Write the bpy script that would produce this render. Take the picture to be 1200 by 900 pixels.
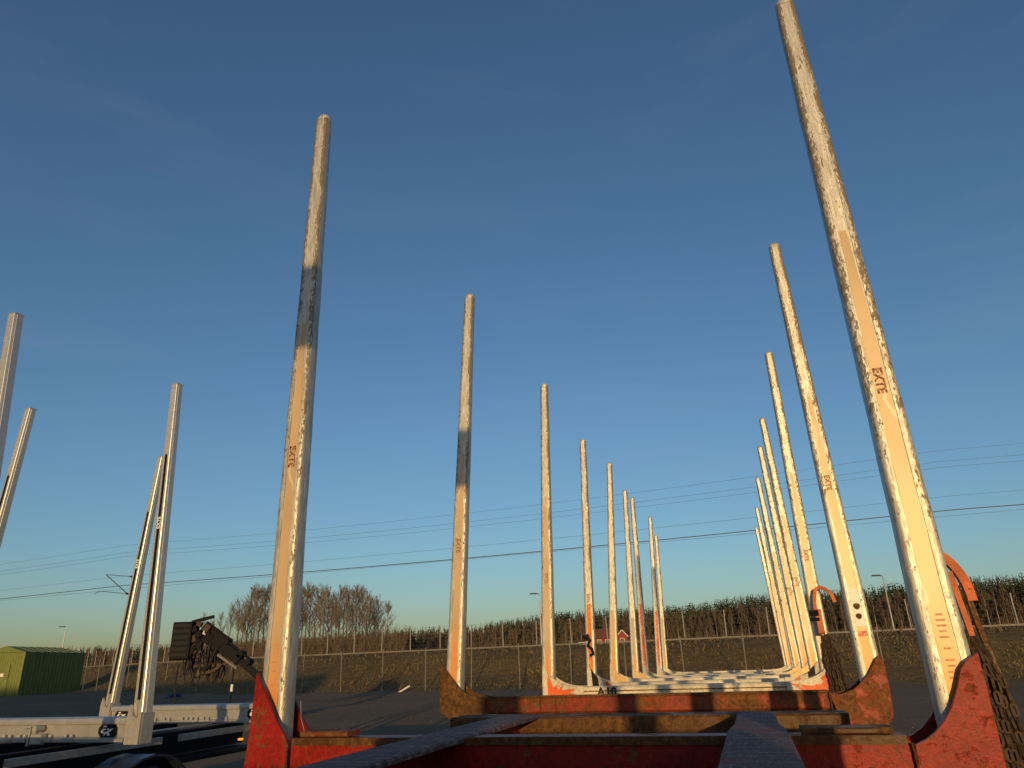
import bpy, math, random
from mathutils import Vector, Matrix
random.seed(7)
SC = bpy.context.scene
for o in list(bpy.data.objects): bpy.data.objects.remove(o)
COL = SC.collection
R = math.radians

# ---------------------------------------------------------------- camera
EYE = Vector((0, 0, 1.6))
PITCH, ROLL, HEAD = R(21.28), R(2.0), R(16.64)
cp, sp = math.cos(PITCH), math.sin(PITCH)
fw = Vector((0, cp, sp)); u0 = Vector((0, -sp, cp)); r0 = Vector((1, 0, 0))
rt = r0 * math.cos(ROLL) - u0 * math.sin(ROLL)
up = u0 * math.cos(ROLL) + r0 * math.sin(ROLL)
cam = bpy.data.cameras.new('camera')
cam.sensor_width = 36.0; cam.lens = 36.0 * 832 / 1200
cam.clip_start = 0.02; cam.clip_end = 6000
co = bpy.data.objects.new('camera', cam); COL.objects.link(co)
m = Matrix((rt, up, -fw)).transposed().to_4x4(); m.translation = EYE
co.matrix_world = m
SC.camera = co

# ---------------------------------------------------------------- sky, sun, exposure
B_AX = Vector((math.cos(HEAD), -math.sin(HEAD), 0))     # across the trucks
A_AX = Vector((math.sin(HEAD), math.cos(HEAD), 0))      # along the trucks
sun_dir = (A_AX - B_AX * 0.212); sun_dir.normalize()    # way the light travels
SUN_EL = R(5.5)
to_sun = Vector((-sun_dir.x * math.cos(SUN_EL), -sun_dir.y * math.cos(SUN_EL), math.sin(SUN_EL)))
W = bpy.data.worlds.new('World'); SC.world = W; W.use_nodes = True
nt = W.node_tree; nt.nodes.clear()
sky = nt.nodes.new('ShaderNodeTexSky'); sky.sky_type = 'NISHITA'; sky.sun_disc = False
sky.sun_elevation = SUN_EL; sky.sun_rotation = math.atan2(to_sun.x, to_sun.y)
sky.altitude = 100; sky.air_density = 1.0; sky.dust_density = 1.0; sky.ozone_density = 2.95
bg = nt.nodes.new('ShaderNodeBackground'); bg.inputs['Strength'].default_value = 0.15
wo = nt.nodes.new('ShaderNodeOutputWorld')
wtc = nt.nodes.new('ShaderNodeTexCoord'); wmp = nt.nodes.new('ShaderNodeMapping'); wmp.inputs['Scale'].default_value = (1.1, 1.1, 7.5); wmp.inputs['Rotation'].default_value = (.08, -.05, .4)
wns = nt.nodes.new('ShaderNodeTexNoise'); wns.inputs['Scale'].default_value = 1.6; wns.inputs['Detail'].default_value = 8; wns.inputs['Roughness'].default_value = .55; wns.inputs['Distortion'].default_value = .6
wrp = nt.nodes.new('ShaderNodeValToRGB'); wrp.color_ramp.elements[0].position = .52; wrp.color_ramp.elements[1].position = .85; wrp.color_ramp.elements[1].color = (.05, .05, .05, 1)
wmx = nt.nodes.new('ShaderNodeMix'); wmx.data_type = 'RGBA'; wmx.inputs[7].default_value = (3.4, 3.3, 3.2, 1)
nt.links.new(wtc.outputs['Generated'], wmp.inputs[0]); nt.links.new(wmp.outputs[0], wns.inputs['Vector']); nt.links.new(wns.outputs['Fac'], wrp.inputs[0])
nt.links.new(wrp.outputs[0], wmx.inputs[0]); nt.links.new(sky.outputs[0], wmx.inputs[6]); nt.links.new(wmx.outputs[2], bg.inputs[0]); nt.links.new(bg.outputs[0], wo.inputs[0])
sl = bpy.data.lights.new('sun', 'SUN'); sl.energy = 3.0; sl.angle = R(0.5); sl.color = (1.0, 0.65, 0.26)
so = bpy.data.objects.new('sun', sl); COL.objects.link(so)
so.rotation_euler = to_sun.to_track_quat('Z', 'Y').to_euler()
SC.view_settings.view_transform = 'Standard'; SC.view_settings.look = 'None'
SC.view_settings.exposure = 0.12; SC.view_settings.gamma = 1.0
SC.view_settings.use_curve_mapping = False

# ---------------------------------------------------------------- materials
MATS = {}
class NT:
    def __init__(s, name):
        s.m = bpy.data.materials.new(name); s.m.use_nodes = True
        s.t = s.m.node_tree; s.b = s.t.nodes['Principled BSDF']
        s.tc = s.t.nodes.new('ShaderNodeTexCoord')
    def n(s, typ, **k):
        x = s.t.nodes.new(typ)
        for a, v in k.items():
            if a in x.inputs: x.inputs[a].default_value = v
            else: setattr(x, a, v)
        return x
    def l(s, a, b): s.t.links.new(a, b)
    def coord(s, scale=(1, 1, 1), loc=(0, 0, 0)):
        mp = s.n('ShaderNodeMapping'); mp.inputs['Scale'].default_value = scale
        mp.inputs['Location'].default_value = loc
        s.l(s.tc.outputs['Object'], mp.inputs[0]); return mp.outputs[0]
    def noise(s, sc, det=6, rough=.6, scale=(1, 1, 1), loc=(0, 0, 0)):
        x = s.n('ShaderNodeTexNoise'); x.inputs['Scale'].default_value = sc
        x.inputs['Detail'].default_value = det; x.inputs['Roughness'].default_value = rough
        s.l(s.coord(scale, loc), x.inputs['Vector']); return x.outputs['Fac']
    def ramp(s, fac, stops):
        x = s.n('ShaderNodeValToRGB'); e = x.color_ramp.elements
        while len(e) < len(stops): e.new(0.5)
        for i, (p, c) in enumerate(stops):
            e[i].position = p
            e[i].color = (c, c, c, 1) if isinstance(c, (int, float)) else (*c, 1)
        s.l(fac, x.inputs[0]); return x.outputs[0]
    def mix(s, fac, a, b):
        x = s.n('ShaderNodeMix', data_type='RGBA')
        for sock, v in ((x.inputs[6], a), (x.inputs[7], b)):
            if isinstance(v, tuple): sock.default_value = (*v, 1)
            else: s.l(v, sock)
        if isinstance(fac, (int, float)): x.inputs[0].default_value = fac
        else: s.l(fac, x.inputs[0])
        return x.outputs[2]
    def math(s, op, a, b=0.0, clamp=False):
        x = s.n('ShaderNodeMath', operation=op, use_clamp=clamp)
        for i, v in enumerate((a, b)):
            if isinstance(v, (int, float)): x.inputs[i].default_value = v
            else: s.l(v, x.inputs[i])
        return x.outputs[0]
    def base(s, c):
        if isinstance(c, tuple): s.b.inputs['Base Color'].default_value = (*c, 1)
        else: s.l(c, s.b.inputs['Base Color'])
    def set(s, **k):
        for a, v in k.items():
            a = a.replace('_', ' ')
            if isinstance(v, (int, float)): s.b.inputs[a].default_value = v
            else: s.l(v, s.b.inputs[a])
    def bump(s, h, strength=.3, dist=.01):
        x = s.n('ShaderNodeBump'); x.inputs['Strength'].default_value = strength
        x.inputs['Distance'].default_value = dist
        s.l(h, x.inputs['Height']); s.l(x.outputs[0], s.b.inputs['Normal'])

def simple(name, col, rough=.6, metal=0.0, var=.25, sc=20, bump=.15):
    t = NT(name)
    f = t.noise(sc, 5)
    lo = tuple(c * (1 - var) for c in col); hi = tuple(min(1, c * (1 + var)) for c in col)
    t.base(t.ramp(f, [(.3, lo), (.7, hi)])); t.set(Roughness=rough, Metallic=metal)
    if bump: t.bump(f, bump, .004)
    if max(col) < .03: t.b.inputs['Specular IOR Level'].default_value = .15
    MATS[name] = t.m; return t.m

def alu(name, wearamt):
    t = NT(name)
    at = t.n('ShaderNodeAttribute', attribute_name='wear')
    w = at.outputs['Fac']
    f1 = t.noise(150, 6, .7, (1, 1, .30)); f2 = t.noise(48, 7, .7, (1, 1, .26), (3, 1, 7))
    f3 = t.noise(5, 4, .6, (1, 1, 1), (9, 0, 0))
    s1 = t.math('ADD', t.math('MULTIPLY', f1, .6), t.math('MULTIPLY', f2, .4))
    s1 = t.math('ADD', s1, t.math('MULTIPLY', f3, .24))
    s1 = t.math('ADD', s1, t.math('MULTIPLY', w, wearamt))
    k = t.ramp(s1, [(.735, 0.), (.76, 1.)])
    fine = t.noise(150, 4, .7, (1, 1, .05))
    clean = t.ramp(t.math('ADD', t.math('MULTIPLY', fine, .5), t.math('MULTIPLY', f2, .5)), [(.36, (.30, .285, .245)), (.50, (.50, .48, .42)), (.64, (.76, .74, .67))])
    t.base(t.mix(k, clean, (.16, .13, .09)))
    t.set(Metallic=t.ramp(k, [(0, .45), (1, .05)]), Roughness=t.ramp(f1, [(.3, .36), (.7, .58)]))
    t.bump(t.math('SUBTRACT', f1, t.math('MULTIPLY', k, .7)), .35, .004)
    MATS[name] = t.m
alu('worn_aluminium', .19)
alu('clean_aluminium', .05)

def film(name, col, dirty=.35):
    t = NT(name)
    f = t.noise(30, 6, .65, (1, 1, .25)); g = t.noise(4, 3, .5, (1, 1, .6), (2, 2, 2))
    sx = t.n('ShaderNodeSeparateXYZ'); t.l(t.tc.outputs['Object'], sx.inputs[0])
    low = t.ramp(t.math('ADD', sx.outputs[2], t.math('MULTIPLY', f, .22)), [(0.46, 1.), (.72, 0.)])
    foot_tint = t.mix(low, col, (.80, .30, .07))  # film colour turns orange towards the foot of the stake
    c = t.mix(t.ramp(g, [(.45, 0.), (.75, dirty)]), foot_tint, tuple(x * .55 for x in col))
    q = t.noise(95, 6, .7, (1, 1, .5), (5, 5, 0)); w = t.n('ShaderNodeTexWave'); w.inputs['Scale'].default_value = 1.7; w.inputs['Distortion'].default_value = 14; w.inputs['Detail'].default_value = 4; w.inputs['Detail Scale'].default_value = .8; t.l(t.coord((1, 1, .8), (0, 3, 0)), w.inputs['Vector'])
    k = t.ramp(t.math('ADD', t.math('MULTIPLY', f, .5), t.math('MULTIPLY', q, .5)), [(.62, 0.), (.66, 1.)])
    c = t.mix(t.ramp(w.outputs['Fac'], [(.985, 0.), (1.0, .55)]), c, (.75, .70, .60))
    t.base(t.mix(k, c, (.30, .20, .11))); t.set(Roughness=.42, Metallic=.08); t.bump(f, .12, .003)
    MATS[name] = t.m
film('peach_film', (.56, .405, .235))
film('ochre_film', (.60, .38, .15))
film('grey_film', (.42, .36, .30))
def paint(name, col, under, rust, amt, sc=9, rough=.42):
    t = NT(name)
    a = t.noise(sc, 8, .68); b = t.noise(sc * 4.2, 6, .7, (1, 1, 1), (4, 4, 1)); c = t.noise(sc * .35, 3, .5, (1, 1, 1), (1, 8, 2))
    t.b.inputs['Specular IOR Level'].default_value = .2
    s = t.math('ADD', t.math('MULTIPLY', a, .55), t.math('ADD', t.math('MULTIPLY', b, .25), t.math('MULTIPLY', c, .25)))
    k = t.ramp(s, [(amt, 0.), (amt + .035, 1.)])
    fresh = t.ramp(t.math('ADD', t.math('MULTIPLY', b, .5), t.math('MULTIPLY', c, .5)), [(.36, tuple(x * .50 for x in col)), (.62, tuple(min(1, x * 1.2) for x in col))])
    rst = t.ramp(b, [(.35, under), (.65, rust)])
    sp = t.ramp(t.noise(sc * 9, 3, .6, (1, 1, 1), (7, 1, 3)), [(.575, 0.), (.66, .85)]); fresh = t.mix(sp, fresh, under)
    t.base(t.mix(k, fresh, rst)); t.set(Roughness=t.ramp(k, [(0, rough), (1, .88)]))
    t.bump(t.math('SUBTRACT', t.math('MULTIPLY', b, .5), t.math('MULTIPLY', k, .5)), .5, .006)
    MATS[name] = t.m
paint('red_paint', (.27, .014, .010), (.05, .018, .010), (.20, .075, .025), .575, 14)
paint('rusted_red_paint', (.30, .04, .016), (.07, .03, .015), (.21, .09, .03), .495, 12)
paint('rust_brown', (.105, .045, .014), (.035, .016, .009), (.17, .085, .025), .50)
paint('orange_lever_paint', (.55, .12, .03), (.12, .04, .02), (.2, .08, .03), .60, 30)
paint('fresh_orange_paint', (.80, .12, .02), (.45, .36, .25), (.6, .5, .35), .60, 12)
paint('cream_bunk_paint', (.66, .60, .47), (.30, .24, .16), (.42, .36, .26), .60, 12, .38)
paint('orange_film', (.85, .20, .02), (.60, .08, .02), (.85, .45, .05), .55, 14)
paint('red_orange_film', (.78, .12, .04), (.60, .40, .25), (.70, .5, .3), .56, 16)
def plate():
    t = NT('worn_plate')
    f = t.noise(11, 10, .78, (.25, 2.6, 1)); g = t.noise(7, 5, .6, (1, .6, 1), (1, 2, 3)); h = t.noise(90, 3, .6, (2, .3, 1))
    c = t.ramp(t.math('ADD', t.math('MULTIPLY', f, .6), t.math('MULTIPLY', h, .4)), [(.38, (.030, .015, .012)), (.50, (.105, .055, .045)), (.62, (.32, .21, .175))])
    k = t.ramp(g, [(.56, 0.), (.64, .8)])
    t.base(t.mix(k, c, (.22, .04, .03))); t.set(Roughness=.72); t.bump(f, .7, .006)
    MATS['worn_plate'] = t.m
plate()
simple('black_steel', (.008, .008, .009), .7)
simple('black_rubber', (.025, .025, .027), .85)
simple('blue_black_plastic', (.02, .026, .045), .3, 0, .2, 6, .05)
simple('grey_flange', (.34, .33, .31), .45, .35)
simple('anodised_aluminium', (.55, .53, .49), .36, .55, .12, 30, .05)
simple('bunk_aluminium', (.43, .42, .40), .36, .45, .12, 12, .05)
simple('chain_steel', (.055, .034, .02), .7, .3, .5, 60)
simple('black_print', (.012, .010, .010), .6, 0, .2, 60, 0)
simple('white_print', (.75, .74, .70), .5, 0, .1, 60, 0)
simple('faded_red_print', (.58, .29, .14), .6, 0, .3, 60, 0)
simple('worn_print_base', (.10, .015, .01), .6, 0, .8, 120, 0)
def wp(name, ink):
    t = NT(name); a = t.noise(70, 5, .7)
    t.base(t.ramp(a, [(.44, ink), (.50, (.30, .08, .04)), (.56, (.62, .40, .22))])); t.set(Roughness=.6); MATS[name] = t.m
wp('worn_print', (.05, .008, .005))
wp('scuffed_black_print', (.012, .008, .007))
simple('green_sheet_metal', (.135, .165, .026), .55, .05, .15, 3, .05)
simple('dark_green_sheet', (.13, .155, .025), .45, .1, .15, 3, .05)
simple('fence_zinc', (.27, .26, .24), .7, .1, .2, 8, 0)
simple('weathered_steel', (.17, .16, .145), .7, .1, .2, 8, 0)
simple('galvanised_steel', (.42, .42, .40), .5, .4, .15, 8, .05)
simple('wire_steel', (.05, .05, .055), .6, .3, .1, 8, 0)
simple('falu_red_wall', (.22, .035, .02), .8, 0, .2, 2)
simple('roof_tile', (.20, .06, .035), .8, 0, .2, 3)
simple('white_trim', (.50, .48, .43), .6, 0, .1, 5)
simple('window_glass', (.03, .035, .04), .1, 0, .1, 2, 0)
simple('blue_tarpaulin', (.006, .010, .06), .5)
simple('birch_bark', (.27, .225, .17), .85, 0, .5, 2.5)
simple('grey_bark', (.10, .075, .055), .9, 0, .4, 3)
simple('twig_brown', (.095, .066, .043), .9, 0, .3, 3, 0)
simple('twig_grey', (.17, .135, .10), .9, 0, .3, 3, 0)
simple('clump_twigs', (.15, .118, .088), .9, 0, .3, 3, 0)
simple('clump_twigs_grey', (.17, .145, .118), .9, 0, .3, 3, 0)
simple('dark_twigs', (.062, .046, .031), .9, 0, .35, 3, 0)
simple('pine_bark', (.16, .085, .045), .9, 0, .4, 3)
simple('spruce_needles', (.030, .038, .015), .8, 0, .45, 1.2, 0)
simple('pine_needles', (.045, .062, .020), .8, 0, .45, 1.2, 0)
simple('dry_grass_blades', (.135, .096, .038), .9, 0, .4, 2, 0)
simple('concrete_block', (.35, .33, .30), .85, 0, .2, 4)
simple('cab_red', (.35, .03, .02), .35, .0, .1, 4, 0)
def em():
    t = NT('amber_lens'); t.base((.8, .22, .02)); t.set(Roughness=.2)
    t.b.inputs['Emission Color'].default_value = (1, .28, .03, 1); t.b.inputs['Emission Strength'].default_value = 1.2
    MATS['amber_lens'] = t.m
em()
def ground_mat(name, cols, sc, bumpd, bigamt=1.0, extra=None):
    t = NT(name)
    a = t.noise(sc, 8, .75); b = t.noise(.12, 5, .6); v = t.n('ShaderNodeTexVoronoi'); v.inputs['Scale'].default_value = sc * 1.6
    t.l(t.coord(), v.inputs['Vector'])
    ruts = t.noise(1.1, 4, .6, (.16, 1.6, 1), (2, 0, 0))
    c = t.ramp(t.math('ADD', t.math('MULTIPLY', a, .6), t.math('ADD', t.math('MULTIPLY', b, .25 * bigamt), t.math('MULTIPLY', ruts, .2))), [(.30, cols[0]), (.52, cols[1]), (.75, cols[2])])
    t.base(c); t.set(Roughness=.95); t.b.inputs['Specular IOR Level'].default_value = .15
    t.bump(t.math('ADD', a, t.math('ADD', t.math('MULTIPLY', v.outputs['Distance'], .5), t.math('MULTIPLY', ruts, 1.2))), .8, bumpd)
    MATS[name] = t.m
ground_mat('gravel', ((.095, .062, .034), (.185, .130, .076), (.32, .235, .14)), 14, .05)
ground_mat('dry_grass_ground', ((.038, .026, .010), (.13, .088, .034), (.26, .185, .075)), 2.2, .06)

# ---------------------------------------------------------------- mesh helpers
class MB:
    def __init__(s): s.v = []; s.f = []; s.at = None
    def add(s, vs, fs):
        o = len(s.v); s.v += [tuple(v) for v in vs]; s.f += [tuple(i + o for i in f) for f in fs]
    def box(s, x0, x1, y0, y1, z0, z1, M=None):
        vs = [Vector((x, y, z)) for z in (z0, z1) for y in (y0, y1) for x in (x0, x1)]
        if M: vs = [M @ v for v in vs]
        s.add(vs, [(0, 2, 3, 1), (4, 5, 7, 6), (0, 1, 5, 4), (2, 6, 7, 3), (0, 4, 6, 2), (1, 3, 7, 5)])
    def cbox(s, x0, x1, y0, y1, z0, z1, c=.01):
        """box with its long edges (along x) chamfered"""
        p = [(y0 + c, z0), (y1 - c, z0), (y1, z0 + c), (y1, z1 - c), (y1 - c, z1), (y0 + c, z1), (y0, z1 - c), (y0, z0 + c)]
        n = 8
        s.add([(x0, *q) for q in p] + [(x1, *q) for q in p], [tuple(range(n))[::-1], tuple(range(n, 2 * n))] + [(i, (i + 1) % n, n + (i + 1) % n, n + i) for i in range(n)][::1])
    def prism_y(s, poly, y0, y1, bev=0.0):
        """polygon in (x,z), counter-clockwise seen from -y, extruded along y"""
        n = len(poly)
        cx = sum(p[0] for p in poly) / n; cz = sum(p[1] for p in poly) / n
        if bev:
            def ins(p):
                d = math.hypot(p[0] - cx, p[1] - cz) or 1
                return (p[0] - (p[0] - cx) / d * bev, p[1] - (p[1] - cz) / d * bev)
            q = [ins(p) for p in poly]
            rings = [(q, y0), (poly, y0 + bev), (poly, y1 - bev), (q, y1)]
        else: rings = [(poly, y0), (poly, y1)]
        vs = [(p[0], y, p[1]) for r_, y in rings for p in r_]
        fs = [tuple(range(n)), tuple(range((len(rings) - 1) * n, len(rings) * n))[::-1]]
        for k in range(len(rings) - 1):
            fs += [(k * n + (i + 1) % n, k * n + i, (k + 1) * n + i, (k + 1) * n + (i + 1) % n) for i in range(n)]
        s.add(vs, fs)
    def prism_x(s, poly, x0, x1):
        n = len(poly)
        s.add([(x0, *p) for p in poly] + [(x1, *p) for p in poly], [tuple(range(n))[::-1], tuple(range(n, 2 * n))] + [(i, (i + 1) % n, n + (i + 1) % n, n + i) for i in range(n)])
    def tube(s, pts, r, n=6, cap=True):
        pts = [Vector(p) for p in pts]; rs = r if isinstance(r, (list, tuple)) else [r] * len(pts)
        o = len(s.v); ref = None
        for i, p in enumerate(pts):
            a = pts[max(i - 1, 0)]; b = pts[min(i + 1, len(pts) - 1)]
            t = (b - a); t = t.normalized() if t.length > 1e-9 else Vector((0, 0, 1))
            if ref is None: ref = t.orthogonal().normalized()
            ref = (ref - t * ref.dot(t)); ref = ref.normalized() if ref.length > 1e-6 else t.orthogonal().normalized()
            bi = t.cross(ref)
            for k in range(n):
                an = 2 * math.pi * k / n
                s.v.append(tuple(p + (ref * math.cos(an) + bi * math.sin(an)) * rs[i]))
        for i in range(len(pts) - 1):
            for k in range(n):
                s.f.append((o + i * n + k, o + i * n + (k + 1) % n, o + (i + 1) * n + (k + 1) % n, o + (i + 1) * n + k))
        if cap and n > 2:
            s.f.append(tuple(o + k for k in range(n))[::-1]); s.f.append(tuple(o + (len(pts) - 1) * n + k for k in range(n)))
    def bar(s, pts, w, h, side=(1, 0, 0)):
        """flat bar swept along pts: w across 'side', h in the other direction"""
        pts = [Vector(p) for p in pts]; sd = Vector(side); o = len(s.v)
        for i, p in enumerate(pts):
            t = (pts[min(i + 1, len(pts) - 1)] - pts[max(i - 1, 0)]).normalized()
            a = (sd - t * sd.dot(t)).normalized(); b = t.cross(a)
            for x, y in ((-1, -1), (1, -1), (1, 1), (-1, 1)): s.v.append(tuple(p + a * x * w / 2 + b * y * h / 2))
        for i in range(len(pts) - 1):
            for k in range(4): s.f.append((o + i * 4 + k, o + i * 4 + (k + 1) % 4, o + i * 4 + 4 + (k + 1) % 4, o + i * 4 + 4 + k))
        s.f.append((o + 3, o + 2, o + 1, o)); e = o + (len(pts) - 1) * 4; s.f.append((e, e + 1, e + 2, e + 3))
    def mesh(s, name, mat, smooth=False):
        me = bpy.data.meshes.new(name); me.from_pydata(s.v, [], s.f); me.update()
        if mat: me.materials.append(MATS[mat])
        if smooth: me.polygons.foreach_set('use_smooth', [True] * len(me.polygons))
        return me
    def build(s, name, mat, parent=None, smooth=False, loc=(0, 0, 0), label=None, kind=None):
        return link(name, s.mesh(name, mat, smooth), parent, loc, label, kind)
def link(name, me, parent=None, loc=(0, 0, 0), label=None, kind=None):
    o = bpy.data.objects.new(name, me); COL.objects.link(o)
    o.location = loc
    if parent: o.parent = parent
    if label: o['label'] = label
    if kind: o['kind'] = kind
    return o
def thing(name, label, cat, loc=(0, 0, 0), rz=0, group=None):
    o = bpy.data.objects.new(name, None); COL.objects.link(o); o.empty_display_size = .3
    o.location = loc; o.rotation_euler = (0, 0, rz); tag(o, label, cat, group); return o
def tag(o, label, cat, group=None):
    o['label'] = label; o['category'] = cat
    if group: o['group'] = group
    return o
def text_mesh(s, size):
    cu = bpy.data.curves.new('t', 'FONT'); cu.body = s; cu.size = size; cu.extrude = .0008; cu.offset = size * .028
    cu.align_x = 'LEFT'; cu.resolution_u = 2
    ob = bpy.data.objects.new('t', cu); COL.objects.link(ob)
    me = bpy.data.meshes.new_from_object(ob.evaluated_get(bpy.context.evaluated_depsgraph_get()))
    bpy.data.objects.remove(ob); return me
def lerp(a, b, t): return a + (b - a) * t

# ---------------------------------------------------------------- ground and terrain
def sval(x, y):
    return y + .45 * max(x, -28) - .9 * max(0, -28 - x)
def smooth(t): t = max(0, min(1, t)); return t * t * (3 - 2 * t)
def gz(x, y):
    s = sval(x, y)
    z = .33 * smooth((-x - 18) / 18) * smooth((y - 30) / 20)
    z = max(z, 0) + (2.5 - z) * smooth((s - 44.5) / 13.5)
    z += .013 * max(0, min(s - 62, 130)) * smooth((s - 62) / 30)
    z += smooth((s - 175) / 120) * 7
    return z
def grid(x0, x1, y0, y1, st, name, mat, dz=0, keep=None):
    mb = MB(); nx = int((x1 - x0) / st) + 1; ny = int((y1 - y0) / st) + 1; idx = {}
    for j in range(ny):
        for i in range(nx):
            x = x0 + i * st; y = y0 + j * st
            idx[i, j] = len(mb.v)
            n = (math.sin(x * .71 + y * .33) + math.sin(x * .23 - y * .57)) * .05 if sval(x, y) > 46 else (math.sin(x * 1.1 + y * .5 + 2 * math.sin(y * .21)) + math.sin(x * .45 - y * .8 + 1.3 * math.sin(x * .3))) * .022 * smooth((y - 8) / 8)
            mb.v.append((x, y, gz(x, y) + dz + n))
    for j in range(ny - 1):
        for i in range(nx - 1):
            if keep is None or keep(x0 + (i + .5) * st, y0 + (j + .5) * st):
                mb.f.append((idx[i, j], idx[i + 1, j], idx[i + 1, j + 1], idx[i, j + 1]))
    return mb.build(name, mat, smooth=True, kind='structure')
grid(-160, 120, -30, 130, 2, 'gravel_yard', 'gravel', 0, lambda x, y: sval(x, y) < 45.2)
grid(-160, 120, -30, 130, 2, 'grass_bank', 'dry_grass_ground', 0, lambda x, y: sval(x, y) >= 45.2)
grid(-420, 330, 10, 600, 5, 'far_field', 'dry_grass_ground', 0, lambda x, y: sval(x, y) >= 40 and not (-160 < x < 120 and y < 130))
# far ground sheet to the horizon, a little below the rest
mb = MB(); S_ = 5000
mb.add([(-S_, -S_, -.25), (S_, -S_, -.25), (S_, S_, -.25), (-S_, S_, -.25)], [(0, 1, 2, 3)])
mb.build('far_ground', 'dry_grass_ground', kind='structure')
# dry grass tufts on the bank
mb = MB(); rnd = random.Random(3)
for k in range(90000):
    y = rnd.uniform(25, 100); x = rnd.uniform(-.95 * y, .85 * y); s = sval(x, y)
    if not (45.2 < s < 70): continue
    z = gz(x, y); h = rnd.uniform(.06, .24) * (1.3 if math.sin(x * .9) * math.sin(y * 1.3 + x * .4) > .2 else .7); a = rnd.uniform(0, math.pi); w = rnd.uniform(.02, .06)
    dx, dy = math.cos(a) * w, math.sin(a) * w
    tx, ty = rnd.uniform(-.15, .15), rnd.uniform(-.15, .15)
    mb.add([(x - dx, y - dy, z - .02), (x + dx, y + dy, z - .02), (x + tx, y + ty, z + h)], [(0, 1, 2)])
g = mb.build('dry_grass', 'dry_grass_blades', kind='stuff')
tag(g, 'tufts of dry yellow brown grass covering the railway bank', 'grass')
# loose stones on the yard
mb = MB(); rnd = random.Random(5)
for k in range(1800):
    y = rnd.uniform(9, 60) ; x = rnd.uniform(-.9 * y, .8 * y)
    if sval(x, y) > 45.5: continue
    z = gz(x, y); r_ = rnd.uniform(.01, .03)
    mb.add([(x + r_, y, z), (x, y + r_, z), (x - r_, y, z), (x, y - r_, z), (x + r_ * .2, y, z + r_ * .9)], [(0, 1, 4), (1, 2, 4), (2, 3, 4), (3, 0, 4)])
g = mb.build('loose_gravel', 'gravel', kind='stuff'); tag(g, 'loose stones lying on the dark gravel yard', 'gravel')

# ---------------------------------------------------------------- stakes
# profile: x in half widths, y in half depths (front = -y faces the camera), wear 0..1
PROF = [(-1, .45, .05), (-1, -.60, .15), (-.985, -.74, .6), (-.93, -.88, 1), (-.82, -.965, 1), (-.70, -1.0, .8), (-.50, -1.0, .45), (-.46, -1.0, .35), (-.44, -.92, 0), (-.42, -.92, 0),
        (.42, -.92, 0), (.44, -.92, 0), (.46, -1.0, .35), (.50, -1.0, .45), (.70, -1.0, .8), (.82, -.965, 1), (.93, -.88, 1), (.985, -.74, .6), (1, -.60, .15), (1, .45, .05),
        (.92, .72, .4), (.70, .95, .5), (.3, 1, .1), (-.3, 1, .1), (-.70, .95, .5), (-.92, .72, .4)]
def stake_w(t, wb, wt):      # width along the stake, 0 bottom .. 1 top
    return lerp(wb, wt, t ** 1.15)
def stake_mesh(H, wb, wt, dx, seed):
    """local z up from the foot, top displaced by dx; channel fades out towards the top"""
    vs, fs, wr = [], [], []
    n = len(PROF); N = 26; rn = random.Random(seed)
    for i in range(N + 1):
        t = i / N; w = stake_w(t, wb, wt) / 2; d = w * .84
        ch = 1 - smooth((t - .62) / .2)
        bx = rn.uniform(-.0012, .0012)
        for (px, py, q) in PROF:
            y = py
            if abs(px) < .48 and py < -.9: y = lerp(-1.0, py, ch)
            vs.append((px * w + dx * t + bx, y * d, H * t)); wr.append(q * (.20 + .70 * t) + .24 * t)
    for i in range(N):
        for k in range(n):
            fs.append((i * n + k, i * n + (k + 1) % n, (i + 1) * n + (k + 1) % n, (i + 1) * n + k))
    fs.append(tuple(range(n))[::-1])
    me = bpy.data.meshes.new('stake'); me.from_pydata(vs, [], fs); me.update()
    me.attributes.new('wear', 'FLOAT', 'POINT').data.foreach_set('value', wr)
    me.polygons.foreach_set('use_smooth', [True] * len(me.polygons))
    me.set_sharp_from_angle(angle=R(32))
    return me
def cap_mesh(w, dx, H):
    mb = MB(); n = 14; rings = [(1.0, -.004), (1.02, .006), (.97, .018), (.8, .028), (.45, .034)]
    for r_, z in rings:
        for k in range(n):
            a = 2 * math.pi * k / n; c, s_ = math.cos(a), math.sin(a)
            e = .82
            mb.v.append((math.copysign(abs(c) ** e, c) * r_ * w / 2 + dx, math.copysign(abs(s_) ** e, s_) * r_ * w * .46, H + z))
    for i in range(len(rings) - 1):
        for k in range(n): mb.f.append((i * n + k, i * n + (k + 1) % n, (i + 1) * n + (k + 1) % n, (i + 1) * n + k))
    mb.f.append(tuple((len(rings) - 1) * n + k for k in range(n)))
    return mb
def film_mb(H, wb, wt, dx, z0, z1, frac=.80, lift=.0012):
    mb = MB(); N = 14
    for i in range(N + 1):
        z = lerp(z0, z1, i / N); t = z / H; w = stake_w(t, wb, wt) / 2; d = w * .84
        nr = 1 - .55 * smooth((z / H - .45) / .25)
        for sx in (-1, 1): mb.v.append((sx * w * .42 * nr * frac / .8 + dx * t, -d * .92 - lift, z))
    for i in range(N): mb.f.append((2 * i, 2 * i + 1, 2 * i + 3, 2 * i + 2))
    return mb
TXT = {}
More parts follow.
